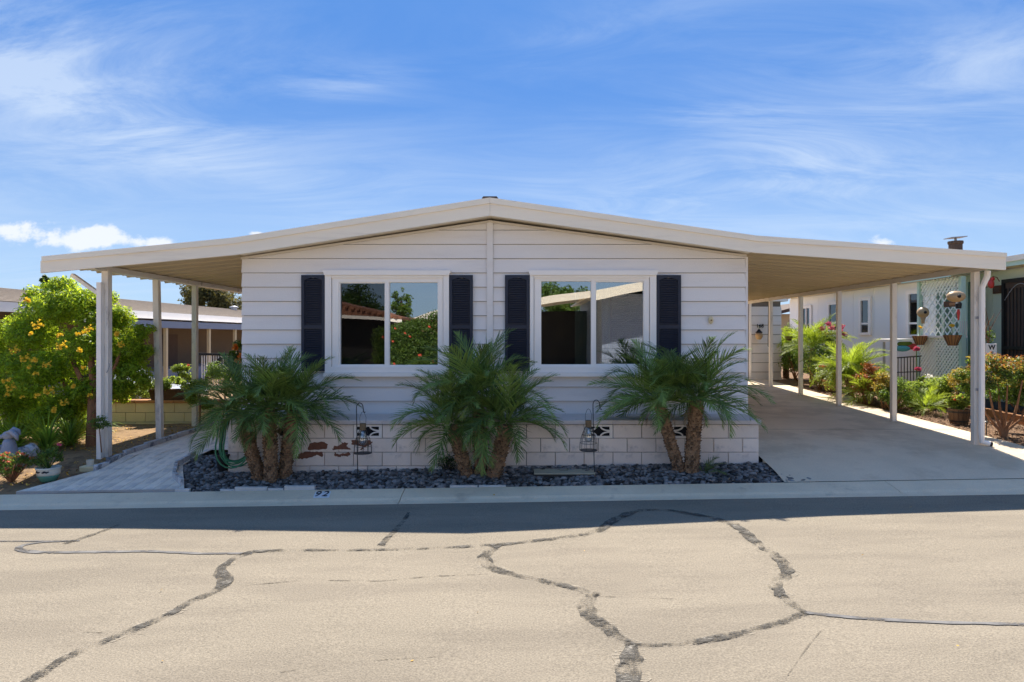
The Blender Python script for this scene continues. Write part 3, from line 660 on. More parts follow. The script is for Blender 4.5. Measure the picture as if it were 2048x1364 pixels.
# block skirting
fw = MB().box(-4.18, 3.36, YW+.03, YW+.2, -.2, .74).box(-4.18, -4.0, YW+.205, YS+.1, -.2, .74).box(3.2, 3.36, YW+.205, 21.8, -.2, .74).box(-4.3, -4.2, YS, 21.8, -.2, .8).build('foundation_wall', M['mortar_and_gap_shade'], home)
zc = [Z_(849, YW), Z_(876.5, YW), Z_(904.5, YW), Z_(932, YW), Z_(960, YW)]
BX0, BX1 = -4.2, X_(1518, YW)
vents = [533.6, 591.3-57.7*0+0, 706.7, 879.8, 1168.3, 1341.4]
vents = [533.6, 706.7, 879.8, 1168.3, 1341.4]
base_j = 1226.0
for ci in range(4):
    jo = base_j+(0 if ci % 2 == 0 else 28.4)
    js = [X_(jo+57.7*k, YW) for k in range(-13, 7)]
    js = [BX0]+[j for j in js if BX0+.06 < j < BX1-.06]+[BX1]
    for a, b in zip(js, js[1:]):
        z1, z0 = zc[ci]-.004, zc[ci+1]+.004; a2, b2 = a+.0045, b-.0045
        if ci == 0 and any(abs(X_(v_, YW)-a) < .03 for v_ in vents):
            vb = MB(); mx, mz, hw, hh = (a2+b2)/2, (z0+z1)/2, (b2-a2)/2, (z1-z0)/2; y0, y1 = YW, YW+.028; t = .028
            vb.box(a2, b2, y0, y1, z0, z0+t).box(a2, b2, y0, y1, z1-t, z1).box(a2, a2+t*1.5, y0, y1, z0+t, z1-t).box(b2-t*1.5, b2, y0, y1, z0+t, z1-t)
            # curved cross arms: two arcs that almost meet in the middle (decorative screen block)
            for sgn in (-1, 1):
                for zs in (-1, 1):
                    P = []
                    for q in range(9):
                        u_ = q/8; X = mx+sgn*(hw-.03)*(1-u_)*1.0+sgn*.0; Zc = mz+zs*(hh-t*.5)*(abs(1-u_)**2.2*0+ (math.cos(u_*math.pi/2))**0*(1-math.sin(u_*math.pi/2))**1*0)
                        P.append((mx+sgn*(.012+(hw-.05)*(1-math.cos(u_*math.pi/2))), mz+zs*((hh-.02)*(1-math.sin((1-u_)*math.pi/2)))))
                    # arcs from top centre sweeping outwards
                    Q = [(mx+sgn*((hw-.04)-(hw-.04)*.80*math.cos(q*math.pi/16)), mz+zs*((hh-.026)-(hh-.026)*.86*math.sin(q*math.pi/16))) for q in range(9)]
                    for (p0, p1), (q0, q1) in zip(Q, Q[1:]): vb.obox((p0, y0+.012, p1), (q0, y0+.012, q1), .020, .020, (0, 1, 0))
            o = vb.build('vent_block', M['white'], fw); MB().box(a2+.01, b2-.01, YW+.029, YW+.033, z0+.01, z1-.01).build('vent_shade_backing', M['darkvoid'], fw);  # near-black sheet stands for the shaded hollow behind the vent block
            continue
        mb = MB().bbox(a2, b2, YW+R.uniform(-.001, .0015), YW+.029, z0, z1, .004)
        cx = (a2+b2)/2; mb.v = [(p[0]-cx, p[1], p[2]) for p in mb.v]
        o = mb.build('block', M['block'], fw, local=True); o.location = (cx, 0, 0)
# ledge cap stones
cb = [-4.24]+[X_(1226-115.4*k, YC) for k in range(-2, 6)][::-1]; cb = sorted([c_ for c_ in cb if c_ < X_(1500, YC)])+[X_(1523, YC)]
for a, b in zip(cb, cb[1:]):
    mb = MB(); z1, z0, zb2 = Z_(840.5, YC), Z_(848.5, YC), sz(833)
    zb2 = z1+.010
    cx = (a+b)/2; a2, b2 = a+.002-cx, b-.002-cx
    mb.add([(a2, YC, z0), (b2, YC, z0), (b2, YS+.03, z0), (a2, YS+.03, z0), (a2, YC, z1-.006), (b2, YC, z1-.006), (a2, YC+.008, z1), (b2, YC+.008, z1), (b2, YS+.03, zb2), (a2, YS+.03, zb2)],
           [(0, 1, 5, 4), (4, 5, 7, 6), (6, 7, 8, 9), (0, 3, 2, 1), (0, 4, 6, 9, 3), (1, 2, 8, 7, 5)])
    o = mb.build('cap_stone', M['cap'], fw, local=True); o.location = (cx, 0, 0)
# bare patches where paint has come off the blocks
def flake(pts, seed, fy=YW):
    R_ = random.Random(seed); P = []
    for (a, b) in zip(pts, pts[1:]+pts[:1]):
        for k in range(5): P.append((a[0]+(b[0]-a[0])*k/5+R_.uniform(-9, 9), a[1]+(b[1]-a[1])*k/5+R_.uniform(-8, 8)))
    V = [(X_(560+x/6.496, fy), fy-.0022, Z_(800+y/6.496, fy)) for x, y in P]
    MB().add(V, [tuple(range(len(V)))]).build('paint_loss', M['brickred'], fw)
for i, pl in enumerate([[(355, 645), (385, 560), (540, 535), (625, 570), (600, 640)], [(205, 758), (255, 695), (340, 668), (430, 675), (560, 675), (550, 740), (480, 712), (380, 755), (270, 765)],
        [(680, 645), (700, 600), (800, 582), (805, 550), (885, 552), (865, 592), (930, 646)], [(705, 672), (760, 708), (890, 678), (915, 702), (880, 740), (820, 716), (760, 745), (705, 715)],
        [(930, 525), (1170, 525), (1205, 545), (1160, 592), (1080, 610), (930, 575)], [(1080, 680), (1160, 676), (1160, 700), (1110, 698)], [(40, 790), (110, 800), (190, 790), (180, 815), (60, 830)], [(1040, 645), (1080, 612), (1100, 645)]]): flake(pl, i)

# windows
def window(o0, o1, p0, pm0, pm1, p1, top, bot, dim_side, label):
    w = bpy.data.objects.new('window', None); COL.objects.link(w); w.parent = home; w.matrix_parent_inverse = home.matrix_basis.inverted(); w.location = (sx((o0+o1)/2), YS, sz(640)); w['label'] = label
    y0 = YS-.045
    a, b = sx(o0), sx(o1)
    c = MB(); c_2 = MB()
    c.add([(a, y0, sz(745)), (sx(p0-14), y0, sz(745)), (sx(p0-14), y0, sz(551)), (a, y0, sz(551))]+[(a, YS+.034, sz(745)), (sx(p0-14), YS+.034, sz(745)), (sx(p0-14), YS+.034, sz(551)), (a, YS+.034, sz(551))], [(0, 1, 2, 3), (0, 3, 7, 4), (1, 5, 6, 2)])
    c_2.add([(sx(p1+11), y0, sz(745)), (b, y0, sz(745)), (b, y0, sz(551)), (sx(p1+11), y0, sz(551))]+[(sx(p1+11), YS+.034, sz(745)), (b, YS+.034, sz(745)), (b, YS+.034, sz(551)), (sx(p1+11), YS+.034, sz(551))], [(0, 1, 2, 3), (0, 3, 7, 4), (1, 5, 6, 2)])
    c.build('side_casing', M['white'], w); c_2.build('side_casing', M['white'], w)
    hd = MB().prism([(a, sz(551)), (b, sz(551)), (sx(o1+4), sz(541.5)), (sx(o0-4), sz(541.5))], YS-.075, YS+.034)
    hd.build('head_casing', M['white'], w)
    MB().prism([(a-.01, sz(745)), (b+.01, sz(745)), (b+.02, sz(752.5)), (a-.02, sz(752.5))][::-1], YS-.085, YS+.034).box(a, b, YS-.048, YS+.034, sz(744.8), sz(733.5)).build('sill', M['white'], w)
    MB().box(sx(p0-13.5), sx(p1+10.5), YS-.048, YS+.034, sz(556), sz(551.2)).build('head_strip', M['white'], w)
    # vinyl frame
    f = MB(); t = .0; ya, yb = YS-.02, YS+.05
    xa, xb, xc, xd = sx(p0-13), sx(p0), sx(p1), sx(p1+10)
    f.box(xa, xb, ya, yb, sz(733.5), sz(556)).box(xc, xd, ya, yb, sz(733.5), sz(556)).box(xb, xc, ya, yb, sz(top), sz(556)).box(xb, xc, ya, yb, sz(733.5), sz(bot)).box(sx(pm0), sx(pm1), ya+.004, yb, sz(bot), sz(top))
    f.build('frame', M['vinyl'], w)
    # inner beads
    f2 = MB()
    for (q0, q1) in ((p0, pm0), (pm1, p1)):
        dd = .02 if (q0 == p0) == (dim_side == 'L') else .008
        f2.box(sx(q0), sx(q0)+dd, ya+.02, yb-.004, sz(bot), sz(top)).box(sx(q1)-dd*.5, sx(q1), ya+.02, yb-.004, sz(bot), sz(top)).box(sx(q0)+dd, sx(q1)-dd*.5, ya+.02, yb-.004, sz(top)-dd, sz(top)).box(sx(q0)+dd, sx(q1)-dd*.5, ya+.02, yb-.004, sz(bot), sz(bot)+dd*.6)
    f2.build('sash', M['vinyl'], w)
    for (q0, q1, side) in ((p0, pm0, 'L'), (pm1, p1, 'R')):
        dim = side == dim_side
        MB().box(sx(q0)+.004, sx(q1)-.004, YS+.030+(.008 if dim else 0), YS+.034+(.008 if dim else 0), sz(bot)+.003, sz(top)-.003).build('pane', M['glassdim'] if dim else M['glass'], w)
    return w
w1 = window(651.5, 898.5, 678, 770.5, 778, 876, 564, 730.5, 'L', 'left window with screened left pane')
w2 = window(1060, 1311.5, 1081.5, 1182.5, 1189.5, 1288, 561.5, 729.5, 'none', 'right window showing blinds and a curtain')
for n_ in range(1):    # insect screen behind dim pane of the left window, blinds and curtain in the right one
    MB().box(sx(678)+.004, sx(770.5)-.004, YS+.055, YS+.058, sz(730), sz(564)).build('insect_screen', M['screen'], w1)
bl = MB()
zz_ = sz(728)
while zz_ < sz(563): bl.add([(sx(1226), YS+.16, zz_+.02), (sx(1288), YS+.16, zz_+.02), (sx(1288), YS+.185, zz_), (sx(1226), YS+.185, zz_)], [(0, 1, 2, 3)]); zz_ += .03
bl.build('blind', M['blind'], w2)
def cloth(x0, x1, y, z0, z1, n, amp, m, name, parent):
    mb = MB(); vs = []
    for i in range(n+1):
        x = x0+(x1-x0)*i/n; yy = y+amp*math.sin(i*1.9)
        vs += [(x, yy, z0), (x+.01*math.sin(i), yy, z1)]
    return mb.add(vs, [(2*i, 2*i+2, 2*i+3, 2*i+1) for i in range(n)]).build(name, m, parent, smooth=True)
cloth(sx(1152), sx(1224), YS+.22, sz(735), sz(560), 22, .02, M['curtain'], 'curtain', home)
# louvred shutters
def shutter(x0, x1, label):
    s = bpy.data.objects.new('shutter', None); COL.objects.link(s); s.parent = home; s.matrix_parent_inverse = home.matrix_basis.inverted(); s.location = (sx(x0), YS, sz(742))
    a, b, z0, z1 = sx(x0), sx(x1), sz(742), sz(550.5); ya, yb = YS-.040, YS-.007; st = .045
    f = MB().box(a, a+st, ya, yb, z0, z1).box(b-st, b, ya, yb, z0, z1).box(a+st, b-st, ya, yb, z0, z0+.07).box(a+st, b-st, ya, yb, (z0+z1)/2-.085, (z0+z1)/2-.03)
    # arched top rail
    n = 8; arc = [(a+st+(b-a-2*st)*i/n, z1-.075+.035*math.sin(math.pi*i/n)) for i in range(n+1)]
    for (p, q) in zip(arc, arc[1:]): f.prism([p, q, (q[0], z1), (p[0], z1)], ya, yb)
    f.build('frame', M['shutter'], s)
    f = MB(); z = z0+.075
    while z < z1-.06:
        if not ((z0+z1)/2-.1 < z < (z0+z1)/2-.03):
            f.add([(a+st, ya+.006, z), (b-st, ya+.006, z), (b-st, yb-.004, z+.022), (a+st, yb-.004, z+.022), (a+st, ya+.006, z+.006), (b-st, ya+.006, z+.006)], [(0, 1, 5, 4), (4, 5, 2, 3)])
        z += .027
    f.box(a+st, b-st, yb-.003, yb, z0+.07, z1-.05)
    f.build('louvres', M['shutter'], s)
for a, b in ((604, 651), (898.8, 946), (1010, 1059), (1312, 1361)): shutter(a, b, '')
# small cream bell cover on the siding
pl_ = MB().ball((0, 0, 0), .045, 14, 9, (.9, .5, 1.35)); pl_.v = [(p[0]+sx(1421), p[1]+YS-.02, p[2]+sz(640)) for p in pl_.v]
wl = thing('wall_light', 'small cream oval cover mounted on the siding right of the windows', 'wall light', (sx(1421), YS, sz(640)))
pl_.build('cover', M['cream'], wl, smooth=True); MB().lathe([(.012, 0), (.012, .02)], (sx(1421), YS-.05, sz(642)), 8).build('button', M['rust'], wl)

# ------------------------------------------------------------------ carports
def lerpK(a, b, x, i): return a[i]+(b[i]-a[i])*(x-a[0])/(b[0]-a[0])
carR = thing('carport', 'long open carport with white posts over the driveway right of the house', 'carport', (5.5, YF, .3))
carL = thing('carport', 'narrow open carport with white posts over the path left of the house', 'carport', (-5.8, YF, .2))
fascia(K[3], K[4], carR); fascia(K[0], K[1], carL, ext0=.03)
MB().box(K[4][0]-.03, K[4][0]+.004, YF+.045, 20.4, K[4][2]+.02, K[4][1]-.015).build('roof_edge', M['fascia'], carR)
def pans(a, b, xin, xout, y0, y1, parent):
    y = y0; i = 0
    za, zb = lerpK(a, b, xin, 3)+.09, lerpK(a, b, xout, 3)+.09
    me = MB()
    w = .4
    vs = []
    prof = [(0, .0), (.018, .0), (.03, -.028), (.06, -.028), (.072, 0), (.19, 0), (.2, -.01), (.21, 0), (.30, 0), (.31, -.01), (.32, 0), (w, 0)]
    for (x, z) in ((xin, za), (xout, zb)): vs += [(x, p[0], z+p[1]) for p in prof]+[(x, w, z+.03), (x, 0, z+.03)]
    n = len(prof)+2
    me.add(vs, [(k, (k+1) % n, (k+1) % n+n, k+n) for k in range(n)])
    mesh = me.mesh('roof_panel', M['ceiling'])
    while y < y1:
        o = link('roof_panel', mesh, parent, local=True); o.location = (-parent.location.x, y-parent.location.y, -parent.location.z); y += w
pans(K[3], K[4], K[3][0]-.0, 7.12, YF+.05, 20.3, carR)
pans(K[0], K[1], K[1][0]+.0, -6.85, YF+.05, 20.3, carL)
def post(x, y, z0, z1, parent, w=.085, lean=0.0):
    p = MB().obox((x, y, z0), (x+lean, y, z1), w, w, (0, 1, 0)); p.build('post', M['post'], parent)
zbR = lerpK(K[3], K[4], 6.98, 3)+.02
for d in (10.0, 12.2, 14.3, 16.25, 18.2, 20.2): post(6.98, d, drive_z(6.98, d)-.01, zbR+.02, carR, .085)
MB().box(6.90, 7.06, YF+.06, 20.3, zbR+.0, zbR+.062).box(6.90, 6.915, YF+.06, 20.3, zbR-.03, zbR).build('beam', M['trimwarm'], carR)
zbL = lerpK(K[0], K[1], -6.42, 3)+.0
post(-6.38, 10.0, yard_z(-6.4, 10)-.01, zbL+.02, carL, .10)
MB().obox((X_(320, 11.6), 11.6, yard_z(-6.4, 11.6)), (X_(313, 11.6), 11.6, zbL+.02), .095, .095, (0, 1, 0)).build('post', M['post'], carL)
post(X_(390, 12.94), 12.94, yard_z(-6.4, 12.9), zbL+.02, carL, .09)
for d in (15.6, 18.0, 20.2): post(-6.42, d, yard_z(-6.4, d), zbL+.02, carL, .09)
MB().box(-6.50, -6.34, YF+.06, 20.3, zbL+.0, zbL+.075).build('beam', M['post'], carL)
# diagonal brace and drainpipe at the left front post
MB().obox((X_(145, 9.9), 9.9, fz(546)+.0), (X_(196, 9.9), 9.9, Z_(586, 9.9)), .05, .075, (0, 1, 0)).build('brace', M['post'], carL)
MB().box(X_(196, 9.9), X_(205, 9.9), 9.86, 9.93, yard_z(-6.5, 9.9)-.01, Z_(565, 9.9)).build('downspout', M['white'], carL)
# right drainpipe: leaves the corner, elbows at the top and the foot
xq = X_(1964, 9.93)
dp = [(xq+.05, 9.88, 3.03), (xq+.045, 9.88, 2.95), (xq-.02, 9.9, 2.78), (xq-.03, 9.9, .55), (xq-.02, 9.9, .43), (xq+.07, 9.86, .405)]
MB().tube(dp, [.042]*6, 8).build('downspout', M['white'], carR, smooth=False)
MB().box(xq-.085, xq+.02, 9.935, 9.95, 1.2, 1.24).box(xq-.085, xq+.02, 9.935, 9.95, 2.3, 2.34).build('pipe_strap', M['metalgrey'], carR)
MB().tube([(xq+.065, 9.862, .405), (xq+.10, 9.85, .40)], .034, 8).build('pipe_outlet', M['black'], carR)
MB().tube([(-6.32, 9.96, 1.62), (-6.29, 9.93, 1.60), (-6.31, 9.92, 1.52), (-6.345, 9.94, 1.48)], .006, 6).build('cable', M['metalgrey'], carL)

# ------------------------------------------------------------------ palms
def frond_mesh(L, curve, nl, ll, seed, m):
    R_ = random.Random(seed); V = []; Fs = []
    n = 14; P = []; e = 0.0; p = Vector((0, 0, 0)); bend = R_.uniform(-.12, .12)
    for i in range(n+1):
        P.append((p.copy(), e)); t = i/n
        p = p+Vector((math.cos(e), bend*t, math.sin(e)))*(L/n); e -= curve/n*(.35+1.3*t)
    mb = MB(); mb.tube([q[0] for q in P], [.011*(1-.85*i/n) for i in range(n+1)], 4)
    for i in range(nl):
        t = .14+.86*(i/(nl-1)); f = t*n; k = min(int(f), n-1); q = P[k][0].lerp(P[k+1][0], f-k); e = P[k][1]
        fw_ = Vector((math.cos(e), 0, math.sin(e))); upv = Vector((-math.sin(e), 0, math.cos(e)))
        l = ll*(math.sin(math.pi*min(1, .22+.78*t)**.9)*.9+.18)*R_.uniform(.8, 1.15)
        for s in (-1, 1):
            a = math.radians(R_.uniform(36, 52)-22*t)
            d = (fw_*math.cos(a)+Vector((0, s, 0))*math.sin(a)+upv*R_.uniform(-.05, .35)).normalized()
            w = .0088; sd_ = fw_*w; c = q; vs = [c-sd_, c+sd_]
            d2 = (d+Vector((0, 0, -.12))).normalized(); d3 = (d+Vector((0, 0, -R_.uniform(.2, .6)))).normalized()
            c1 = c+d*l*.4; c2 = c1+d2*l*.32; c3 = c2+d3*l*.28
            vs += [c1-sd_*1.1, c1+sd_*1.1, c2-sd_*.75, c2+sd_*.75, c3]
            mb.add(vs, [(0, 1, 3, 2), (2, 3, 5, 4), (4, 5, 6)])
    return mb.mesh('frond', m)
FR = [frond_mesh(random.uniform(.80, .98), c, 34, .31, i, M['frond']) for i, c in enumerate((.9, 1.2, 1.5, 1.8, 2.1, 1.35))]
M['dead'] = mat('dead_frond', (.24, .17, .09), .1, 3, .0, 50, .8, 0, island=.4)
FD = [frond_mesh(.8, 1.0, 20, .25, 60+i, M['dead']) for i in range(2)]
FS = [frond_mesh(random.uniform(.85, 1.1), c, 30, .28, 20+i, M['sfrond']) for i, c in enumerate((.9, 1.4, 1.9))]
def palm_trunk(base, top, r0, r1, seed, parent, m=None, name='trunk'):
    R_ = random.Random(seed); base, top = Vector(base), Vector(top); mb = MB(); n = 9
    mid = (base+top)/2+Vector((R_.uniform(-.03, .03), 0, 0)); pts = []
    for i in range(n+1):
        t = i/n; p = base*(1-t)**2+mid*2*t*(1-t)+top*t*t; pts.append(p)
    mb.tube(pts, [r0+(r1-r0)*i/n for i in range(n+1)], 10)
    H = (top-base).length; rows = int(H/.036)
    for j in range(rows):
        t = (j+.5)/rows; f = t*n; k = min(int(f), n-1); p = pts[k].lerp(pts[k+1], f-k); ax = (pts[k+1]-pts[k]).normalized(); r = r0+(r1-r0)*t
        for q in range(9):
            a = 2*math.pi*(q+.5*(j % 2))/9+R_.uniform(-.15, .15)
            o = Vector((math.cos(a), math.sin(a), 0)); o = (o-ax*o.dot(ax)).normalized(); s = ax.cross(o)
            c = p+o*(r*.93); h = R_.uniform(.035, .06); w = R_.uniform(.018, .028); pr = R_.uniform(.012, .035)
            mb.add([c-s*w-ax*h*.4, c+s*w-ax*h*.4, c+s*w*.7+o*pr+ax*h*.35, c-s*w*.7+o*pr+ax*h*.35, c+ax*h*.6-s*w*.5, c+ax*h*.6+s*w*.5], [(0, 1, 2, 3), (3, 2, 5, 4), (0, 3, 4), (1, 5, 2)])
    mb.build(name, m or M['trunk'], parent)
def palm(base, top, nf, seed, label, r0=.12, r1=.105, scale=1.0, fronds=None, elr=(-14, 80), group=None, name='pygmy_date_palm', gapdir=None):
    R_ = random.Random(seed); t = thing(name, label, 'palm tree', base, group)
    palm_trunk(base, top, r0, r1, seed, t)
    fronds = fronds or FR
    for i in range(nf):
        f = (i+.5)/nf; el = elr[1]-(elr[1]-elr[0])*f**.85+R_.uniform(-6, 6); az = i*2.399963+R_.uniform(-.25, .25)
        o = link('frond', fronds[(i+seed) % len(fronds)] if el < 55 else fronds[(i+seed) % 2], t, local=True)
        o.rotation_euler = (Matrix.Rotation(az, 3, 'Z') @ Matrix.Rotation(-math.radians(el), 3, 'Y') @ Matrix.Rotation(R_.uniform(-.5, .5), 3, 'X')).to_euler()
        h = Vector((math.cos(az), math.sin(az), 0))*.05
        o.location = Vector(top)-Vector(base)+h+Vector((0, 0, .02+.10*(el-elr[0])/(elr[1]-elr[0])))
        k = scale*R_.uniform(.9, 1.2); o.scale = (k, k, k)
    for i in range(3 if fronds is FR else 0):      # dead fronds hanging against the trunk
        o = link('dead_frond', FD[i % 2], t, local=True); az = R_.uniform(0, 6.28)
        o.rotation_euler = (Matrix.Rotation(az, 3, 'Z') @ Matrix.Rotation(math.radians(R_.uniform(35, 60)), 3, 'Y')).to_euler()
        o.location = Vector(top)-Vector(base)+Vector((math.cos(az), math.sin(az), 0))*.06+Vector((0, 0, -.05)); o.scale = (.45, .45, .45)
    return t
def P_(px, py, d): return tuple(W(px, py, d))
def based(px, d): x = X_(px, d); return (x, d, bed_z(x, d)-.03)
palm(based(522, 9.0), P_(484, 828, 8.97), 29, 1, 'left leaning palm of the clump by the green hose', r0=.085, r1=.075, scale=.92)
palm(based(542, 8.9), P_(535, 815, 8.85), 30, 2, 'middle upright palm of the clump by the green hose', r0=.085, r1=.08, scale=.95)
palm(based(568, 9.05), P_(588, 822, 9.05), 29, 3, 'right palm of the clump by the green hose, beside peeling blocks', r0=.085, r1=.08, scale=.95)
palm(based(938, 9.0), P_(905, 850, 8.98), 32, 4, 'left palm of the dense clump between the two windows', r0=.085, r1=.08, scale=.98, elr=(-12, 80))
palm(based(962, 9.05), P_(955, 792, 9.1), 30, 5, 'tallest rear palm of the dense clump between the two windows', r0=.085, r1=.08, scale=1.0, elr=(0, 84))
palm(based(985, 8.95), P_(1012, 850, 8.93), 33, 6, 'right thick trunked palm of the clump between the two windows', r0=.10, r1=.095, scale=1.0, elr=(-12, 80))
palm(based(1362, 9.0), P_(1318, 806, 8.98), 31, 7, 'palm leaning left below the right shutter, thinner trunk', r0=.075, r1=.07, scale=1.0, elr=(-4, 82))
palm(based(1382, 8.95), P_(1394, 800, 8.95), 35, 8, 'palm with thick upright trunk below the blank siding at right', r0=.092, r1=.088, scale=1.02, elr=(-10, 82))
sk = thing('palm_seedling', 'small palm sprout at the foot of the thick palm trunk', 'palm', based(1408, 8.95))
for i, (az, el) in enumerate(((0, 40), (.5, 60), (-.6, 25), (2.8, 55))):
    o = link('frond', FR[i % 3], sk, local=True); o.rotation_euler = (Matrix.Rotation(az, 3, 'Z') @ Matrix.Rotation(-math.radians(el), 3, 'Y')).to_euler(); o.scale = (.42,)*3; o.location = (0, 0, .03)
# dry weeds beside the middle clump
wd_ = thing('dry_weed', 'dark dry weed clump at the wall left of the middle palms', 'plant', based(893, 9.2))
b_ = blades(MB(), based(893, 9.2), 70, .3, .01, 5, (35, 88), .8); b_.build('stems', M['wire'], wd_)
foliage('leaf_tufts', [(X_(893, 9.2), 9.2, .28, .22, .07, .15)], 500, .03, .012, M['dgreen'], wd_, seed=5, shell=.1)

# ------------------------------------------------------------------ hooks, lanterns, hose, utility lid
def hook(pxp, pytop, pybase, d, label):
    x = X_(pxp, d); zt = Z_(pytop, d); zb_ = bed_z(x, d)
    t = thing('shepherd_hook', label, 'garden hook', (x, d, zb_))
    r = .045; pts = [(x+.02, d, zb_-.05), (x-.0, d, zt-.12)]
    pts += [(x+r-r*math.cos(a), d, zt-.06+.06*math.sin(a)) for a in [i*math.pi/8 for i in range(9)]]+[(x+2*r+.008, d, zt-.12), (x+2*r+.02, d, zt-.135), (x+2*r+.03, d, zt-.12)]
    MB().tube(pts, .0065, 6).build('pole', M['iron'], t)
    return x+2*r+.015, zt-.13
def bulb_lantern(x, d, zt, label):
    t = thing('hanging_lantern', label, 'lantern', (x, d, zt-.55)); k = .92
    hb = [(x+.03*math.sin(a*2)*0+.045*math.sin(a), d, zt-.075-.075*-math.cos(a)) for a in [i*math.pi/6-math.pi/2 for i in range(7)]]
    MB().tube([(x-.04, d, zt-.16), (x-.043, d, zt-.08), (x-.02, d, zt-.015), (x, d, zt-.002), (x+.02, d, zt-.015), (x+.043, d, zt-.08), (x+.04, d, zt-.16)], .003, 5).build('handle', M['wire'], t)
    z0 = zt-.16
    MB().lathe([(.042, -.09), (.044, 0)], (x, d, z0), 14).build('collar', M['cork'], t, smooth=False)
    MB().lathe([(.034, -.09), (.045, -.16), (.062, -.22), (.055, -.27), (.02, -.30)], (x, d, z0), 16).build('bulb', M['bulb'], t, smooth=True)
    c = MB(); rings = [(.044, -.085), (.062, -.13), (.092, -.20), (.112, -.27), (.12, -.33), (.122, -.41)]
    for q in range(10):
        a = 2*math.pi*q/10; c.tube([(x+r*math.cos(a), d+r*math.sin(a), z0+z) for r, z in rings], .0028, 4)
    for r, z in ((.118, -.31), (.122, -.41), (.09, -.20)):
        c.tube([(x+r*math.cos(a), d+r*math.sin(a), z0+z) for a in [2*math.pi*i/18 for i in range(19)]], .0032, 4, cap=False)
    c.lathe([(.121, -.413), (.121, -.405)], (x, d, z0), 18)
    c.build('wire_cage', M['wire'], t)
    return t
def clearbulb():
    m = bpy.data.materials.new('bulb_glass'); m.use_nodes = True; t = m.node_tree; t.nodes.clear()
    g = nn(t, 'ShaderNodeBsdfGlossy', ins={0: (1, 1, 1, 1), 'Roughness': .05}); tr = nn(t, 'ShaderNodeBsdfTransparent', ins={0: (.85, .88, .88, 1)})
    mx = nn(t, 'ShaderNodeMixShader', ins={0: .25, 1: tr.outputs[0], 2: g.outputs[0]}); t.links.new(mx.outputs[0], nn(t, 'ShaderNodeOutputMaterial').inputs[0]); return m
M['bulb'] = clearbulb()
hx, hz_ = hook(713, 806, 950, 8.92, 'black shepherd hook in pebbles before the peeling blocks'); bulb_lantern(hx-.02, 8.93, hz_+.01, 'bulb shaped wire lantern hanging before the peeling blocks')
hx, hz_ = hook(1186, 800, 948, 8.92, 'black shepherd hook beside the utility lid')
# this hook bends to the left
bulb_lantern(X_(1177, 8.93), 8.93, hz_+.01, 'bulb shaped wire lantern hanging above the utility lid')
lid = thing('utility_box', 'flat cream utility box lid lying in the black pebbles', 'utility box', (X_(1127, 9), 9.0, .15))
la, lb, zl_ = X_(1066, 9.0), X_(1190, 9.0), bed_z(.6, 9.0)+.045
MB().box(la, lb, 8.84, 9.16, zl_-.12, zl_-.012).build('rim', M['soil'], lid)
MB().box(la+.012, lb-.012, 8.852, 9.148, zl_-.0115, zl_+.008).build('lid', M['lid'], lid)
MB().box((la+lb)/2-.06, (la+lb)/2+.06, 9.03, 9.06, zl_+.0085, zl_+.011).build('hand_slot', M['black'], lid)
# hose
hp = []
cxh, czh = X_(478, 9.12), .42
hs = MB(); Rh = random.Random(2)
for k in range(7):
    rx, rz = Rh.uniform(.17, .24), Rh.uniform(.30, .42); ox, oy = Rh.uniform(-.03, .03), 9.08+k*.018-.06; tp = []
    for i in range(25):
        a = 2*math.pi*i/24
        xx = cxh+ox+rx*math.cos(a)*(1+.25*(math.sin(a) < 0)*-math.sin(a)); zz2 = .62+rz*math.sin(a)*.95
        zz2 = max(zz2, bed_z(xx, 9)+.035+k*.008); tp.append((xx, oy-.10*max(0, -math.sin(a)), zz2))
    hs.tube(tp, .011, 6, cap=False)
ho = thing('garden_hose', 'green garden hose coiled against the wall behind the left palm clump', 'hose', (cxh, 9.1, .15)); hs.build('hose', M['hose'], ho, smooth=True)
MB().tube([(cxh-.02, 9.2, 1.0), (cxh-.02, 9.12, 1.0), (cxh-.02, 9.1, 1.04)], .01, 6).build('hanger', M['iron'], ho)
pt = thing('plant_pot', 'black plastic pot at the corner of the block wall', 'plant pot', (X_(446, 9.3), 9.3, yard_z(-4.4, 9.3)))
MB().lathe([(.07, 0), (.095, .22), (.105, .22), (.105, .25), (.09, .25), (.08, .2)], (X_(446, 9.3), 9.3, yard_z(-4.4, 9.3)), 16).build('pot', M['black'], pt, smooth=False)

# ------------------------------------------------------------------ left yard
XT, YT = X_(170, 11.3), 11.3
tec = thing('flowering_shrub', 'large bright green shrub full of yellow trumpet flowers left of the carport', 'shrub', (XT+.2, YT, yard_z(XT, YT)))
zt_ = yard_z(XT, YT)
t_ = MB(); bx = X_(190, 11.0)
t_.tube([(bx, 10.9, yard_z(bx, 11)-.05), (bx-.02, 10.95, .75), (bx-.1, 11.1, 1.3), (bx-.3, 11.3, 2.0), (bx-.4, 11.4, 2.6)], [.085, .07, .06, .04, .02], 9)
t_.tube([(bx-.05, 11.0, .9), (bx-.35, 11.1, 1.4), (bx-.8, 11.3, 2.1)], [.05, .04, .02], 7)
t_.tube([(bx-.02, 10.95, .7), (bx+.2, 11.1, 1.3), (bx+.35, 11.2, 1.9)], [.05, .035, .02], 7)
t_.tube([(bx-.5, 11.2, .2), (bx-.55, 11.2, .9), (bx-.9, 11.3, 1.7)], [.05, .04, .02], 7)
t_.build('trunk', M['bark'], tec)
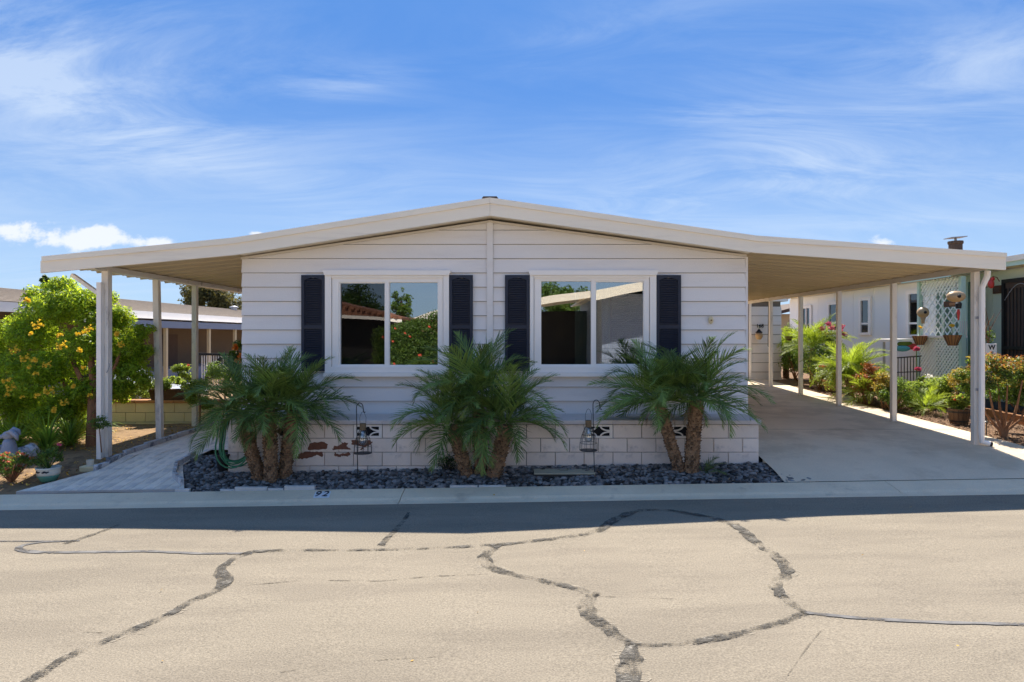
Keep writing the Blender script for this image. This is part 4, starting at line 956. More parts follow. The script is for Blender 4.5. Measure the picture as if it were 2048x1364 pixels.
# crown from clumps traced to its outline
cl = []
for (px, py, r, dy) in [(60, 700, .62, 0), (150, 610, .60, 0), (215, 620, .50, .1), (110, 640, .65, 0), (40, 655, .55, .2), (180, 700, .70, 0), (250, 690, .50, .1), (270, 740, .40, 0), (100, 760, .65, -.1), (20, 760, .60, 0), (190, 770, .48, 0), (250, 760, .32, .1),
                        (20, 660, .45, .5), (150, 590, .38, .1), (195, 590, .32, .1), (130, 800, .42, -.2), (60, 810, .45, 0), (-60, 700, .7, .1), (-70, 780, .6, 0), (285, 700, .26, .1), (230, 640, .40, .3), (120, 570, .34, .1), (170, 565, .3, .0), (90, 585, .34, .2), (30, 820, .5, -.1), (100, 830, .42, -.2), (0, 850, .4, .1), (150, 840, .3, -.1), (-30, 830, .5, 0), (70, 850, .3, .1), (235, 770, .3, .0), (160, 780, .5, -.2), (290, 660, .2, .1), (215, 740, .36, .0), (200, 795, .26, -.1), (250, 725, .34, .1), (280, 765, .26, .1), (240, 790, .24, .1)]:
    if r == 0: continue
    d = YT+dy; p = W(px, py, d)
    for j in range(4):
        q = Vector((random.uniform(-1, 1), random.uniform(-1, 1), random.uniform(-1, 1)))*r*.45
        cl.append((p.x+q.x, p.y+q.y, min(p.z+q.z, 3.02 if p.x+q.x < -7.75 else 2.72), r*.5, r*.55, r*.42))
foliage('crown', cl, 98000, .07, .021, M['tecoma'], tec, seed=11, shell=.35, up=.6, out=.8)
def flower_mesh(name, n, r, s, m, seed):
    R_ = random.Random(seed); mb = MB()
    for i in range(n):
        d = Vector((R_.gauss(0, 1), R_.gauss(0, 1)-.5, R_.gauss(0, .7))).normalized(); c = d*r*R_.uniform(.3, 1); a = d.cross(Vector((0, 0, 1))).normalized(); b = d.cross(a)
        vs = [c-d*s*1.2]; k = 6
        vs += [c+(a*math.cos(2*math.pi*j/k)+b*math.sin(2*math.pi*j/k))*s*.35 for j in range(k)]
        vs += [c+d*s*.5+(a*math.cos(2*math.pi*j/k)+b*math.sin(2*math.pi*j/k))*s*R_.uniform(.8, 1.05) for j in range(k)]
        mb.add(vs, [(0, 1+j, 1+(j+1) % k) for j in range(k)]+[(1+j, 7+j, 7+(j+1) % k, 1+(j+1) % k) for j in range(k)])
    return mb.mesh(name, m)
fm = [flower_mesh('flower_cluster', n_, r_, .024, M['yflower'], i) for i, (n_, r_) in enumerate(((9, .05), (6, .04), (13, .08)))]
for i, (px, py) in enumerate([(63, 668), (155, 668), (125, 692), (108, 710), (168, 665), (178, 658), (235, 668), (268, 690), (50, 717), (70, 720), (72, 748), (62, 760), (20, 760), (8, 762), (22, 775), (35, 760), (75, 790), (97, 783), (148, 773), (146, 785), (128, 806), (110, 820), (166, 735), (170, 752), (60, 735), (45, 794), (240, 690), (235, 640), (120, 670), (30, 700), (160, 700), (260, 735), (95, 730), (15, 790), (180, 790), (200, 735), (55, 600), (215, 700), (75, 650), (5, 690)]):
    if i % 4 == 3: continue
    d = YT-.95+.35*abs(px-110)/150+random.uniform(-.05, .12); p = W(px, py, d)
    o = link('flower_cluster', fm[i % 3], tec, local=True); o.location = p-Vector(tec.location); o.rotation_euler = (random.uniform(-.4, .4), 0, random.uniform(-.6, .6)); k = random.uniform(.8, 1.15); o.scale = (k, k, k)
# strap-leaved plants under it
for i, (px, py, d, n, L) in enumerate(((30, 905, 10.6, 60, .55), (95, 900, 10.5, 60, .6), (140, 892, 10.9, 70, .6), (10, 890, 11.3, 50, .6), (75, 880, 11.6, 60, .65), (150, 878, 11.9, 60, .6), (180, 872, 12.3, 40, .5))):
    x = X_(px, d); z = yard_z(x, d); lb_ = ['at the rabbit statue', 'right of the rabbit statue', 'in front of the shrub trunk', 'furthest left behind the rabbit', 'behind the others under the shrub', 'bright sunlit, under the middle of the shrub', 'small, nearest the post behind the trunk'][i]
    t = thing('strap_leaf_plant', 'arching strap leaved green plant '+lb_, 'plant', (x, d, z), 'strap leaved plants under the flowering shrub')
    blades(MB(), (x, d, z), int(n*1.5), L*1.35, .03, 40+i, (25, 85), 1.2).build('leaves', M['strap'], t)
# rabbit statue
rb_x, rb_d = X_(18, 9.75), 9.75; rb_z = yard_z(rb_x, rb_d)
rab = thing('rabbit_statue', 'blue grey concrete rabbit statue sitting under the flowering shrub', 'statue', (rb_x, rb_d, rb_z))
MB().lathe([(.10, 0), (.12, .04), (.115, .14), (.095, .24), (.075, .31), (.06, .345)], (rb_x, rb_d, rb_z), 16, 1, 1.05).ball((rb_x+.07, rb_d+.04, rb_z+.07), .075, 12, 8).ball((rb_x-.08, rb_d-.03, rb_z+.03), .05, 10, 6, (1.5, .8, .7)).build('body', M['rabbit'], rab, smooth=True)
MB().ball((rb_x-.01, rb_d, rb_z+.40), .075, 14, 9, (1.15, .95, .9)).ball((rb_x-.08, rb_d-.02, rb_z+.385), .042, 10, 7, (1.1, 1, .85)).build('head', M['rabbit'], rab, smooth=True)
MB().tube([(rb_x-.0, rb_d-.04, rb_z+.45), (rb_x+.07, rb_d-.05, rb_z+.465), (rb_x+.15, rb_d-.05, rb_z+.40), (rb_x+.17, rb_d-.05, rb_z+.33)], [.02, .038, .036, .012], 8).build('ear', M['rabbit'], rab, smooth=True)
MB().tube([(rb_x-.02, rb_d+.04, rb_z+.455), (rb_x+.03, rb_d+.05, rb_z+.49), (rb_x+.10, rb_d+.05, rb_z+.46), (rb_x+.13, rb_d+.05, rb_z+.40)], [.02, .036, .034, .012], 8).build('ear', M['rabbit'], rab, smooth=True)
MB().tube([(rb_x-.07, rb_d-.07, rb_z+.26), (rb_x-.11, rb_d-.08, rb_z+.20), (rb_x-.13, rb_d-.06, rb_z+.24)], [.03, .025, .022], 8).build('paw', M['rabbit'], rab, smooth=True)
def rock(px, py, d, r, sc, m, label, seed, zf=yard_z):
    x = X_(px, d); z = zf(x, d); R_ = random.Random(seed); mb = MB().ball((0, 0, 0), r, 10, 7, sc)
    mb.v = [(p[0]*R_.uniform(.85, 1.12)+x, p[1]*R_.uniform(.85, 1.12)+d, p[2]*R_.uniform(.85, 1.1)+z+r*sc[2]*.4) for p in mb.v]
    return tag(mb.build('rock', m, None, smooth=True), label, 'rock')
rock(46, 890, 9.95, .12, (1, 1, 1), M['stone'], 'dark round rock just right of the rabbit statue', 1)
rock(60, 892, 10.1, .13, (1, 1, 1), M['stone'], 'grey boulder between rabbit statue and strap leaved plants', 2)
# painted pot with succulent
pcx, pd = X_(97, 8.95), 8.95; pz = yard_z(pcx, pd)
pp = thing('potted_plant', 'white and green glazed pot with geranium near the kerb', 'potted plant', (pcx, pd, pz))
MB().lathe([(.085, 0), (.105, .03), (.128, .075), (.136, .095)], (pcx, pd, pz), 24).build('glazed_base', M['glaze'], pp, smooth=True)
MB().lathe([(.137, .0955), (.142, .13), (.145, .175), (.155, .19), (.152, .2), (.138, .2), (.13, .17)], (pcx, pd, pz), 24).build('pot_rim', M['ceramic'], pp, smooth=True)
for q in (-.055, .055):
    mb = MB()
    for (du, dv, r_) in ((-.03, .0, .012), (-.012, .008, .014), (.012, 0, .012), (.03, .006, .009)):
        ang = -math.pi/2+(q+du)/.145
        n_ = 8; vs = []
        for j in range(n_):
            aa = ang+r_*1.4*math.cos(2*math.pi*j/n_)/.145; vs.append((pcx+.1465*math.cos(aa), pd+.1465*math.sin(aa), pz+.145+dv+r_*math.sin(2*math.pi*j/n_)))
        mb.add(vs, [tuple(range(n_))])
    mb.build('painted_motif', M['ink'], pp)
def bush(parent, c, r, n, L, w, m, seed, nclump=8, name='foliage', flat=.8, **kw):
    return foliage(name, clumpy(c, r, nclump, min(r)*.55, seed, flat), n, L, w, m, parent, seed=seed, **kw)
st = MB(); R_ = random.Random(6)
for k in range(14):
    a = R_.uniform(0, 6.28); st.tube([(pcx, pd, pz+.17), (pcx+.06*math.cos(a), pd+.06*math.sin(a), pz+.26), (pcx+R_.uniform(.1, .2)*math.cos(a), pd+.15*math.sin(a), pz+R_.uniform(.32, .45))], [.01, .008, .005], 5)
st.build('stems', M['mgreen'], pp)
bush(pp, (pcx-.02, pd, pz+.34), (.22, .16, .13), 900, .035, .018, M['mgreen'], 6, 12, shell=.2)
o = link('blossom', flower_mesh('blossom', 5, .025, .02, M['pink'], 3), pp, local=True); o.location = Vector(W(119, 888, 8.95))-Vector(pp.location)
# crown-of-thorns bush bottom-left
cx_, cd = X_(22, 8.95), 8.95; cz_ = yard_z(cx_, cd)
ct = thing('thorn_bush', 'low bush with coral tipped stems at the left kerb corner', 'shrub', (cx_, cd, cz_))
st = MB(); tips = []
for k in range(34):
    a = R_.uniform(0, 6.28); r = R_.uniform(.08, .34); h = R_.uniform(.22, .38); tp = (cx_+r*math.cos(a), cd+r*.7*math.sin(a), cz_+h); tips.append(tp)
    st.tube([(cx_+.1*math.cos(a)*r, cd, cz_), (cx_+r*.6*math.cos(a), cd+r*.4*math.sin(a), cz_+h*.55), tp], [.009, .008, .005], 5)
st.build('stems', M['bark'], ct)
foliage('leaves', [(a, b, c-.04, .07, .07, .07) for a, b, c in tips], 1500, .04, .02, M['mgreen'], ct, seed=8, shell=.1)
foliage('blossoms', [(a, b, c+.01, .03, .03, .02) for a, b, c in tips], 420, .022, .018, M['coral'], ct, seed=9, shell=.1)
# small cup on a stepping stone, sapling by the post, tray
sxx, sdd = X_(185, 9.45), 9.45; szz = yard_z(sxx, sdd)
tag(MB().bbox(sxx-.13, sxx+.17, sdd-.1, sdd+.12, szz-.05, szz+.045, .01).build('stepping_stone', M['yblock']), 'pale concrete block lying beside the foot of the left front post', 'stone block')
cup = thing('white_cup', 'small white cup standing on the concrete block', 'cup', (sxx-.02, sdd-.02, szz+.045))
MB().lathe([(.045, 0), (.05, .085), (.047, .085), (.042, .06)], (sxx-.02, sdd-.02, szz+.046), 16).build('cup', M['ceramic'], cup, smooth=False)
MB().lathe([(.044, 0), (.044, .003)], (sxx-.02, sdd-.02, szz+.112), 16).build('filling', M['black'], cup)
sap = thing('sapling', 'small leafy branch growing beside the left front post', 'plant', (X_(200, 9.9), 9.8, yard_z(-6.4, 9.8)))
MB().tube([P_(203, 905, 9.8), P_(200, 870, 9.8), P_(198, 850, 9.8)], [.01, .008, .005], 5).build('stem', M['bark'], sap)
foliage('leaves', [tuple(P_(px, py, 9.75))+(.10, .08, .05) for px, py in ((188, 842), (203, 838), (212, 848), (195, 852))], 600, .04, .014, M['mgreen'], sap, seed=4, shell=.1)
# cream block garden wall with trough of plants
gw = thing('garden_wall', 'low cream block wall with terracotta cap behind the left yard', 'wall', (-7, 13.3, .3))
gy = 13.3; z0 = .18; cz1 = Z_(806, gy)
MB().box(-11.5, -5.2, gy+.02, gy+.18, z0-.3, cz1-.01).build('wall_core', M['mortar_and_gap_shade'], gw)
hgt = .195
for row in range(3):
    zt0 = cz1-row*hgt; xx = -11.5+(.2 if row % 2 else 0)
    while xx < -5.3:
        mb = MB().bbox(.004, .396, gy, gy+.019, zt0-hgt+.004, zt0-.004, .004)
        o = mb.build('block', M['yblock'], gw, local=True); o.location = (xx-gw.location.x, -gw.location.y, -gw.location.z); xx += .4
xx = -11.5
while xx < -5.2:
    MB().bbox(xx+.003, xx+.397, gy-.03, gy+.21, cz1+.001, cz1+.06, .008).build('cap_tile', M['terra'], gw); xx += .4
def trough(x0, x1, y, z, m, label, seed):
    t = thing('planter_trough', label, 'planter', ((x0+x1)/2, y, z))
    MB().add([(x0+.05, y-.07, z), (x1-.05, y-.07, z), (x1-.05, y+.07, z), (x0+.05, y+.07, z), (x0, y-.1, z+.22), (x1, y-.1, z+.22), (x1, y+.1, z+.22), (x0, y+.1, z+.22)], [(0, 3, 2, 1), (4, 5, 6, 7), (0, 1, 5, 4), (1, 2, 6, 5), (2, 3, 7, 6), (3, 0, 4, 7)]).build('trough', m, t)
    rib = MB(); x = x0+.01
    while x < x1-.01:
        k = (x-x0)/(x1-x0); xb = x0+.05+(x1-x0-.1)*k; rib.obox((xb, y-.073, z+.01), (x, y-.104, z+.21), .014, .01); x += .03
    rib.build('weave', M['rattan'], t)
    return t
tz = cz1+.062
tr = trough(X_(297, gy), X_(369, gy), gy+.08, tz, M['rattan'], 'brown woven trough full of flowering plants on the cream wall', 3)
tcx = X_(333, gy)
bush(tr, (tcx, gy+.05, tz+.34), (.46, .16, .16), 2600, .045, .022, M['lgreen'], 21, 14, shell=.15)
bush(tr, (tcx-.2, gy, tz+.32), (.3, .14, .1), 500, .035, .02, M['olive'], 23, 8, name='dry_leaves', shell=.1)
rs = thing('rose_bush', 'tall leggy rose bush rising behind the trough', 'shrub', (X_(365, 13.9), 13.9, .3))
foliage('leaves', [tuple(P_(px, py, 13.9))+(.11, .11, .09) for px, py in ((352, 738), (365, 750), (372, 735), (378, 755), (345, 760), (370, 775), (385, 775), (377, 795), (360, 735))], 1500, .05, .03, M['lgreen'], rs, seed=24, shell=.1)
MB().tube([P_(375, 820, 13.9), P_(372, 770, 13.9), P_(376, 728, 13.9)], .01, 5).tube([P_(370, 800, 13.9), P_(360, 760, 13.9), P_(352, 734, 13.9)], .01, 5).build('stems', M['mgreen'], rs)
o = link('bloom', flower_mesh('bloom', 5, .03, .02, M['coral'], 5), rs, local=True); o.location = Vector(W(378, 730, 13.8))-Vector(rs.location)
# low bright shrubs over the wall, left of the trough
for i, (px, py, d, rx, rz, m_, lb_) in enumerate(((262, 785, 14.2, .5, .25, 'lgreen', 'bright yellow green shrub seen over the cream wall beside the big shrub'), (400, 790, 12.7, .35, .28, 'lgreen', 'sunlit shrub behind the left palm clump by the third post'), (450, 745, 15.5, .6, .35, 'mgreen', 'green shrub growing before the white railing'))):
    p = W(px, py, d); t = thing('garden_shrub', lb_, 'shrub', (p.x, d, yard_z(p.x, d)))
    bush(t, tuple(p), (rx, .3, rz), 3000, .05, .025, M[m_], 30+i, 14, shell=.15)
    MB().tube([(p.x, d, yard_z(p.x, d)-.02), (p.x, d, p.z)], .02, 6).build('stem', M['bark'], t)
# orange hibiscus at the house corner
hb = thing('hibiscus', 'orange flowering plant at the left corner of the house', 'shrub', (X_(480, 14.5), 14.5, .3))
foliage('leaves', [tuple(P_(px, py, 14.5))+(.15, .15, .12) for px, py in ((478, 690), (468, 710), (480, 715), (472, 735), (462, 725))], 1200, .06, .035, M['mgreen'], hb, seed=41, shell=.1)
MB().tube([P_(475, 800, 14.5), P_(476, 700, 14.5)], .015, 6).build('stem', M['bark'], hb)
for px, py in ((473, 692), (481, 712), (476, 722), (469, 697)):
    o = link('bloom', flower_mesh('bloom', 6, .05, .045, M['orange'], px), hb, local=True); o.location = Vector(W(px, py, 14.3))-Vector(hb.location)
# porch railing of the neighbour
rl = thing('railing', 'white baluster railing with black handrail beyond the left carport', 'railing', (-8.4, 17.0, .4))
d = 17.0
for i in range(17):
    px = 404+i*4.7; MB().box(X_(px, d)-.009, X_(px, d)+.009, d-.009, d+.009, Z_(775, d), Z_(711, d)).build('baluster', M['white'], rl)
MB().obox(P_(398, 708, d), P_(484, 710, d), .05, .06).build('handrail', M['black'], rl)
MB().obox(P_(444, 714, d-.1), P_(412, 756, d-.1), .07, .08).build('stair_rail', M['black'], rl)
# neighbour home on the left with covered patio
nl = thing('neighbour_house', 'tan house with grey shingle roof and blue edged patio cover on the left', 'house', (-13, 20, 0))
MB().prism([(-17.5, 1.6), (-14.9, 3.42), (-12.3, 2.86), (-12.3, 2.76), (-14.9, 3.28), (-17.5, 1.5)], 10, 42).build('roof', M['shingleg'], nl)
MB().box(-12.33, -12.28, 10, 42, 2.62, 2.88).build('roof_fascia', M['white'], nl)
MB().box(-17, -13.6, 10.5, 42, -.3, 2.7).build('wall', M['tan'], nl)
MB().prism([(-13.6, 2.62), (-11.55, 2.40), (-11.55, 2.46), (-13.6, 2.70)], 17.5, 34).build('patio_roof', M['white'], nl)
MB().box(-11.6, -11.5, 17.5, 34, 2.30, 2.52).build('patio_fascia', M['blue'], nl)
for px in (281, 332, 418, 470):
    d = 11.6*F/(CX-px); MB().box(-11.66, -11.56, d-.05, d+.05, -.3, 2.31).build('patio_post', M['cream'], nl)
MB().box(-13.58, -13.54, 24.5, 25.6, .4, 2.1).build('door', M['brown'], nl)
MB().box(-13.58, -13.5, 22.6, 22.7, 1.35, 1.95).box(-13.58, -13.5, 22.4, 22.9, 1.7, 1.8).build('wall_cross', M['black'], nl)
MB().box(-13.5, -12.0, 19, 30, -.2, .9).build('low_wall', M['blue'], nl)
# row of shingles proud at the roof (courses)
sc_ = MB()
for i in range(12):
    t = i/12; x0 = -14.9+2.6*t; z0 = 3.42-.56*t; sc_.add([(x0, 10, z0+.004), (x0+.24, 10, z0-.052+.03), (x0+.24, 42, z0-.052+.03), (x0, 42, z0+.004), (x0+.24, 10, z0-.052), (x0+.24, 42, z0-.052)], [(0, 1, 2, 3), (1, 4, 5, 2)])
tag(sc_.build('shingle_courses', M['shingleg'], nl), kind='stuff')
MB().lathe([(.15, 0), (.15, .25), (.22, .27), (.22, .32), (.05, .38)], (-14.6, 33, 3.2), 10).build('roof_vent', M['metalgrey'], nl)
# parked car glimpse
pc = thing('parked_car', 'silver car partly hidden behind the cream wall', 'car', (-9.5, 17.5, .1))
cx_, cy_ = X_(262, 16), 16.3
MB().prism([(-1.3, .25), (2.0, .25), (2.05, .6), (1.7, .78), (.6, .88), (.1, 1.3), (-1.0, 1.32), (-1.35, .9)], cy_, cy_+1.6).build('body', M['silver'], pc)
for o in [pc.children[0]]: o.data.transform(Matrix.Translation((cx_-1.05, 0, -.05)))
MB().prism([(.08, .9), (.5, .9), (.08, 1.24), (-.9, 1.26), (-1.1, .92)], cy_-.004, cy_-.001).build('side_window', M['darkvoid'], pc).data.transform(Matrix.Translation((cx_-1.05, 0, -.05)))
for wx in (-.7, 1.35):
    mb = MB(); 
    mb.lathe([(.3, 0), (.3, .18)], (0, 0, 0), 18); mb.v = [(p[0]+cx_-1.05+wx, cy_-.02+p[2], p[1]+.28) for p in mb.v]; mb.build('wheel', M['black'], pc)

# ------------------------------------------------------------------ distant trees
def tree(name, label, px, pytop, d, w, h, n, L, m, seed, base=0, trunk='bark', nclump=26, group=None):
    x = X_(px, d); zt2 = Z_(pytop, d); t = thing(name, label, 'tree', (x, d, base), group)
    cz = zt2-h/2
    MB().tube([(x, d, base-.2), (x+.1, d, cz-h*.2), (x, d, cz+h*.2)], [.2, .15, .06], 8).tube([(x, d, cz-h*.4), (x+w*.25, d, cz)], [.1, .04], 6).tube([(x, d, cz-h*.4), (x-w*.25, d, cz+.1*h)], [.1, .04], 6).build('trunk', M[trunk], t)
    foliage('crown', clumpy((x, d, cz), (w/2, w/2, h/2), nclump, min(w, h)*.17, seed), n, L, L*.45, M[m], t, seed=seed, shell=.2)
    return t
tree('tree', 'olive green tree rising behind the grey roof on the left', 430, 556, 36, 4.2, 3.4, 16000, .16, 'treefar', 61, nclump=34)
tree('tree', 'small dark tree tip poking above the shrub under the roof corner', 96, 545, 40, .9, 1.6, 1500, .16, 'dgreen', 62, nclump=8)

# ------------------------------------------------------------------ right side: shed, houses, garden
shd = thing('storage_shed', 'lilac grey storage shed at the end of the carport', 'shed', (7.5, 20.6, .6))
sd_y = 20.45; sxa, sxb = X_(1500, sd_y), X_(1563, sd_y)
MB().box(sxa+.01, sxb-.02, sd_y+.03, sd_y+3, .4, Z_(603, sd_y)).build('wall', M['mortar_and_gap_shade'], shd)  # dark backing colour gives the gaps between shed boards their shade
zz_ = .62
while zz_ < Z_(606, sd_y)-.1:
    MB().add([(sxa, sd_y-.006, zz_), (sxb, sd_y-.006, zz_), (sxb, sd_y+.022, zz_+.28), (sxa, sd_y+.022, zz_+.28), (sxa, sd_y+.03, zz_), (sxb, sd_y+.03, zz_)], [(0, 1, 2, 3), (0, 4, 5, 1)]).build('siding_board', M['siding'], shd); zz_ += .295
MB().box(sxa-.1, sxb+.15, sd_y-.15, sd_y+3.1, Z_(603, sd_y)+.002, Z_(598, sd_y)).build('roof', M['white'], shd)
MB().box(sxa-.02, sxa+.04, sd_y-.03, sd_y-.008, .6, Z_(606, sd_y)).build('corner_trim', M['white'], shd)
sn = thing('house_sign', 'small dark iron sign on the shed above the lantern', 'sign', P_(1520, 652, sd_y-.03)); text('lettering', '168', .16, M['black'], sn, Matrix.Translation(P_(1520, 652, sd_y-.03)) @ Matrix.Rotation(math.radians(90), 4, 'X'), .004, .002)
def lantern(px, py, d, label, s=1.0, m='gourd'):
    x, _, z = P_(px, py, d); t = thing('lantern', label, 'lantern', (x, d, z))
    MB().lathe([(.03*s, .14*s), (.10*s, .1*s), (.11*s, .07*s), (.03*s, .18*s)], (x, d, z), 10).tube([(x, d, z+.17*s), (x, d, z+.3*s)], .006, 5).build('hood', M['black'], t)
    MB().lathe([(.06*s, -.14*s), (.11*s, -.06*s), (.12*s, .02*s), (.09*s, .07*s)], (x, d, z), 12).build('globe', M[m], t, smooth=True)
    return t
lantern(1518, 670, sd_y-.2, 'rusty hanging lantern on the shed wall', 1.0)
# thin hook between posts
hk = thing('hanging_hook', 'thin black iron bracket hanging beside the shed', 'hook', P_(1537, 700, 18.6))
MB().tube([P_(1537, 610, 18.3), P_(1536, 692, 18.3), P_(1541, 696, 18.3), P_(1546, 692, 18.3)], .009, 5).build('rod', M['iron'], hk)
# beige house far behind
bh = thing('neighbour_house', 'beige house with brown eave behind the storage shed', 'house', (11, 32, 0))
MB().box(X_(1545, 30), 20, 30, 36, -1, Z_(628, 30)).build('wall', M['beige'], bh)
MB().prism([(X_(1535, 29.5), Z_(634, 29.5)), (X_(1535, 29.5), Z_(628, 29.5)), (X_(1640, 29.5), Z_(600, 29.5)), (X_(1640, 29.5), Z_(608, 29.5))], 29.4, 36.2).build('roof', M['brown'], bh)
# long pale house with mint trim
XN = 10.5
mh = thing('neighbour_house', 'long pale green house with mint trim facing the right garden', 'house', (XN, 16, .3))
d0, d1 = 7.0, 25.5
ZE = 3.52
MB().box(XN+.06, XN+.2, d0, d1, .1, ZE).build('wall', M['mintfar'], mh)
def wy(px): return XN*F/(px-CX)
# board panels with battens
yy = d1
while yy > d0:
    ya = max(yy-1.22, d0)
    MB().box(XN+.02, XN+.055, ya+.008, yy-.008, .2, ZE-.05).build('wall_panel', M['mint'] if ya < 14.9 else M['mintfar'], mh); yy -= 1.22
MB().box(XN-.42, XN+.02, d0, d1+.3, ZE-.02, ZE+.02).build('soffit', M['cream'], mh)
MB().box(XN-.45, XN-.42, d0, d1+.3, ZE-.04, ZE+.13).build('fascia_board', M['minttrim'], mh)
MB().box(XN-.50, XN-.453, d0, d1+.3, ZE+.05, ZE+.15).build('gutter', M['fascia'], mh)
MB().prism([(XN-.45, ZE+.13), (XN+4, ZE+.85), (XN+8, ZE+.13)], d0, d1+.3).build('roof', M['shingle'], mh)
sc_ = MB()
for i in range(14):
    t = i/14; x0 = XN-.45+4.45*t; z0 = ZE+.13+.72*t
    sc_.add([(x0, d0-.01, z0+.035), (x0+.33, d0-.01, z0+.07), (x0+.33, d1+.3, z0+.07), (x0, d1+.3, z0+.035), (x0, d0-.01, z0), (x0, d1+.3, z0)], [(0, 3, 2, 1), (0, 4, 5, 3)])
tag(sc_.build('shingle_courses', M['shingle'], mh), kind='stuff')
# narrow windows
def side_window(pa, pb, pt, pb2, slide=False):
    ya, yb = wy(pb), wy(pa); ym_ = (ya+yb)/2; z1, z0 = Z_(pt, ym_), Z_(pb2, ym_)
    w = bpy.data.objects.new('window', None); COL.objects.link(w); w.parent = mh; w.matrix_parent_inverse = mh.matrix_basis.inverted(); w.location = (XN, ym_, z0)
    c = .13
    MB().box(XN-.04, XN+.015, ya, ya+c, z0, z1).box(XN-.04, XN+.015, yb-c, yb, z0, z1).box(XN-.04, XN+.015, ya+c, yb-c, z1-c*.8, z1).box(XN-.04, XN+.015, ya+c, yb-c, z0, z0+c*.6).build('casing', M['white'], w)
    if slide: MB().box(XN-.03, XN+.012, ym_-.03, ym_+.03, z0+c*.6, z1-c*.8).build('mullion', M['white'], w)
    else: MB().box(XN-.03, XN+.012, ya+c, yb-c, z0+(z1-z0)*.28, z0+(z1-z0)*.28+.05).build('mullion', M['white'], w)
    MB().box(XN+.005, XN+.012, ya+c, yb-c, z0+c*.6, z1-c*.8).build('backing', M['room'], w)
    MB().box(XN-.004, XN+.0, ya+c, yb-c, z0+c*.6, z1-c*.8).build('pane', M['glassdim'], w)
side_window(1603, 1624, 611, 668, True); side_window(1656, 1678, 603, 665); side_window(1719, 1743, 594, 670); side_window(1814, 1845, 580, 675)
# security door
dr = bpy.data.objects.new('security_door', None); COL.objects.link(dr); dr.parent = mh; dr.matrix_parent_inverse = mh.matrix_basis.inverted(); dr.location = (XN, 13.6, .6)
ya, yb = 13.1, wy(2009)
zD0, zD1 = .75, Z_(556, 13.7)
MB().box(XN-.03, XN+.015, ya, yb, zD0, zD1).build('door_panel', M['brown'], dr)
MB().box(XN-.07, XN-.03, ya, ya+.07, zD0, zD1).box(XN-.07, XN-.03, yb-.07, yb, zD0, zD1).box(XN-.07, XN-.03, ya+.07, yb-.07, zD1-.08, zD1).box(XN-.07, XN-.03, ya+.07, yb-.07, 1.75, 1.82).build('door_frame', M['iron'], dr)
for k in range(9):
    y = ya+.12+k*(yb-ya-.24)/8; MB().box(XN-.06, XN-.045, y-.008, y+.008, zD0, zD1-.2).build('bar', M['iron'], dr)
ac = [(XN-.055, ya+.08+(yb-ya-.16)*i/12, zD1-.45+.33*math.sin(math.pi*i/12)) for i in range(13)]
MB().tube(ac, .009, 5).build('arch_bar', M['metalgrey'], dr)
# chimney pipe with cap
vx, vy, vz = P_(1911, 497, 16.2)
MB().lathe([(.15, -.6), (.15, .1), (.17, .12), (.17, .18)], (vx, vy, vz), 12).build('flue', M['brown'], mh)
MB().tube([(vx, vy, vz+.18), (vx, vy, vz+.26)], .03, 6).obox((vx-.2, vy, vz+.255), (vx+.2, vy, vz+.285), .3, .02).build('flue_cap', M['metalgrey'], mh)
# lattice porch screen with awning
XLt = 9.75
lp = thing('lattice_screen', 'mint lattice porch screen under a small awning on the right', 'lattice screen', (XLt, 15.2, .6))
def ly(px): return XLt*F/(px-CX)
yA, yB = ly(1926), ly(1838)
def zat(py, px): return Z_(py, ly(px))
zTop, zVal, zShelf, zBot = 3.36, 3.02, 2.02, .98
def lat(z0, z1, step, w, x, m, y0=yA, y1=yB):
    s = MB(); H = z1-z0; Wd = y1-y0
    for sgn in (1, -1):
        k = -H
        while k < Wd:
            a0, a1 = (k, 0.0), (k+H, H)
            # clip to 0..Wd
            s0 = max(0, -k)/H; s1 = min(1, (Wd-k)/H)
            if s1 > s0+.02:
                pa, pb = (k+H*s0, H*s0), (k+H*s1, H*s1)
                if sgn < 0: pa, pb = (Wd-pa[0], pa[1]), (Wd-pb[0], pb[1])
                s.obox((x+.008*sgn, y0+pa[0], z0+pa[1]), (x+.008*sgn, y0+pb[0], z0+pb[1]), .012, w, (1, 0, 0)) if False else s.obox((x+.008*sgn, y0+pa[0], z0+pa[1]), (x+.008*sgn, y0+pb[0], z0+pb[1]), w, .012, (1, 0, 0))
            k += step
    return s
lat(zVal, zTop, .125, .045, XLt, None).build('lattice_valance', M['lattice'], lp)
lat(zShelf, zVal, .22, .03, XLt+.03, None).build('lattice_panel', M['lattice'], lp)
lat(zBot, zShelf, .115, .04, XLt-.03, None).build('lattice_panel', M['lattice'], lp)
MB().box(XLt-.05, XLt+.05, yB-.09, yB, .4, zTop).build('post', M['minttrim'], lp); MB().box(XLt-.05, XLt+.05, yA-.02, yA+.07, .4, zTop).build('post', M['minttrim'], lp)
MB().box(XLt-.09, XLt+.1, yA, yB, zShelf-.02, zShelf+.03).build('shelf', M['white'], lp)
MB().box(XLt+.35, XLt+.37, yA+.1, yB-.1, .6, zTop-.1).build('inner_window', M['dglassg'], lp)
for k in (.25, .5, .75): MB().box(XLt+.32, XLt+.349, yA+(yB-yA)*k-.05, yA+(yB-yA)*k+.05, .6, zTop-.1).build('inner_mullion', M['minttrim'], lp)
MB().prism([(XLt-.35, 3.42), (XN-.05, 3.50), (XN-.05, 3.54), (XLt-.35, 3.52)], yA-.12, yB+.1).build('awning', M['minttrim'], lp)
MB().box(XLt-.385, XLt-.352, yA-.12, yB+.1, 3.34, 3.50).build('awning_fascia', M['minttrim'], lp)
MB().box(XLt-.385, XN-.05, yA-.12, yB+.1, 3.545, 3.57).build('awning_top', M['brown'], lp)
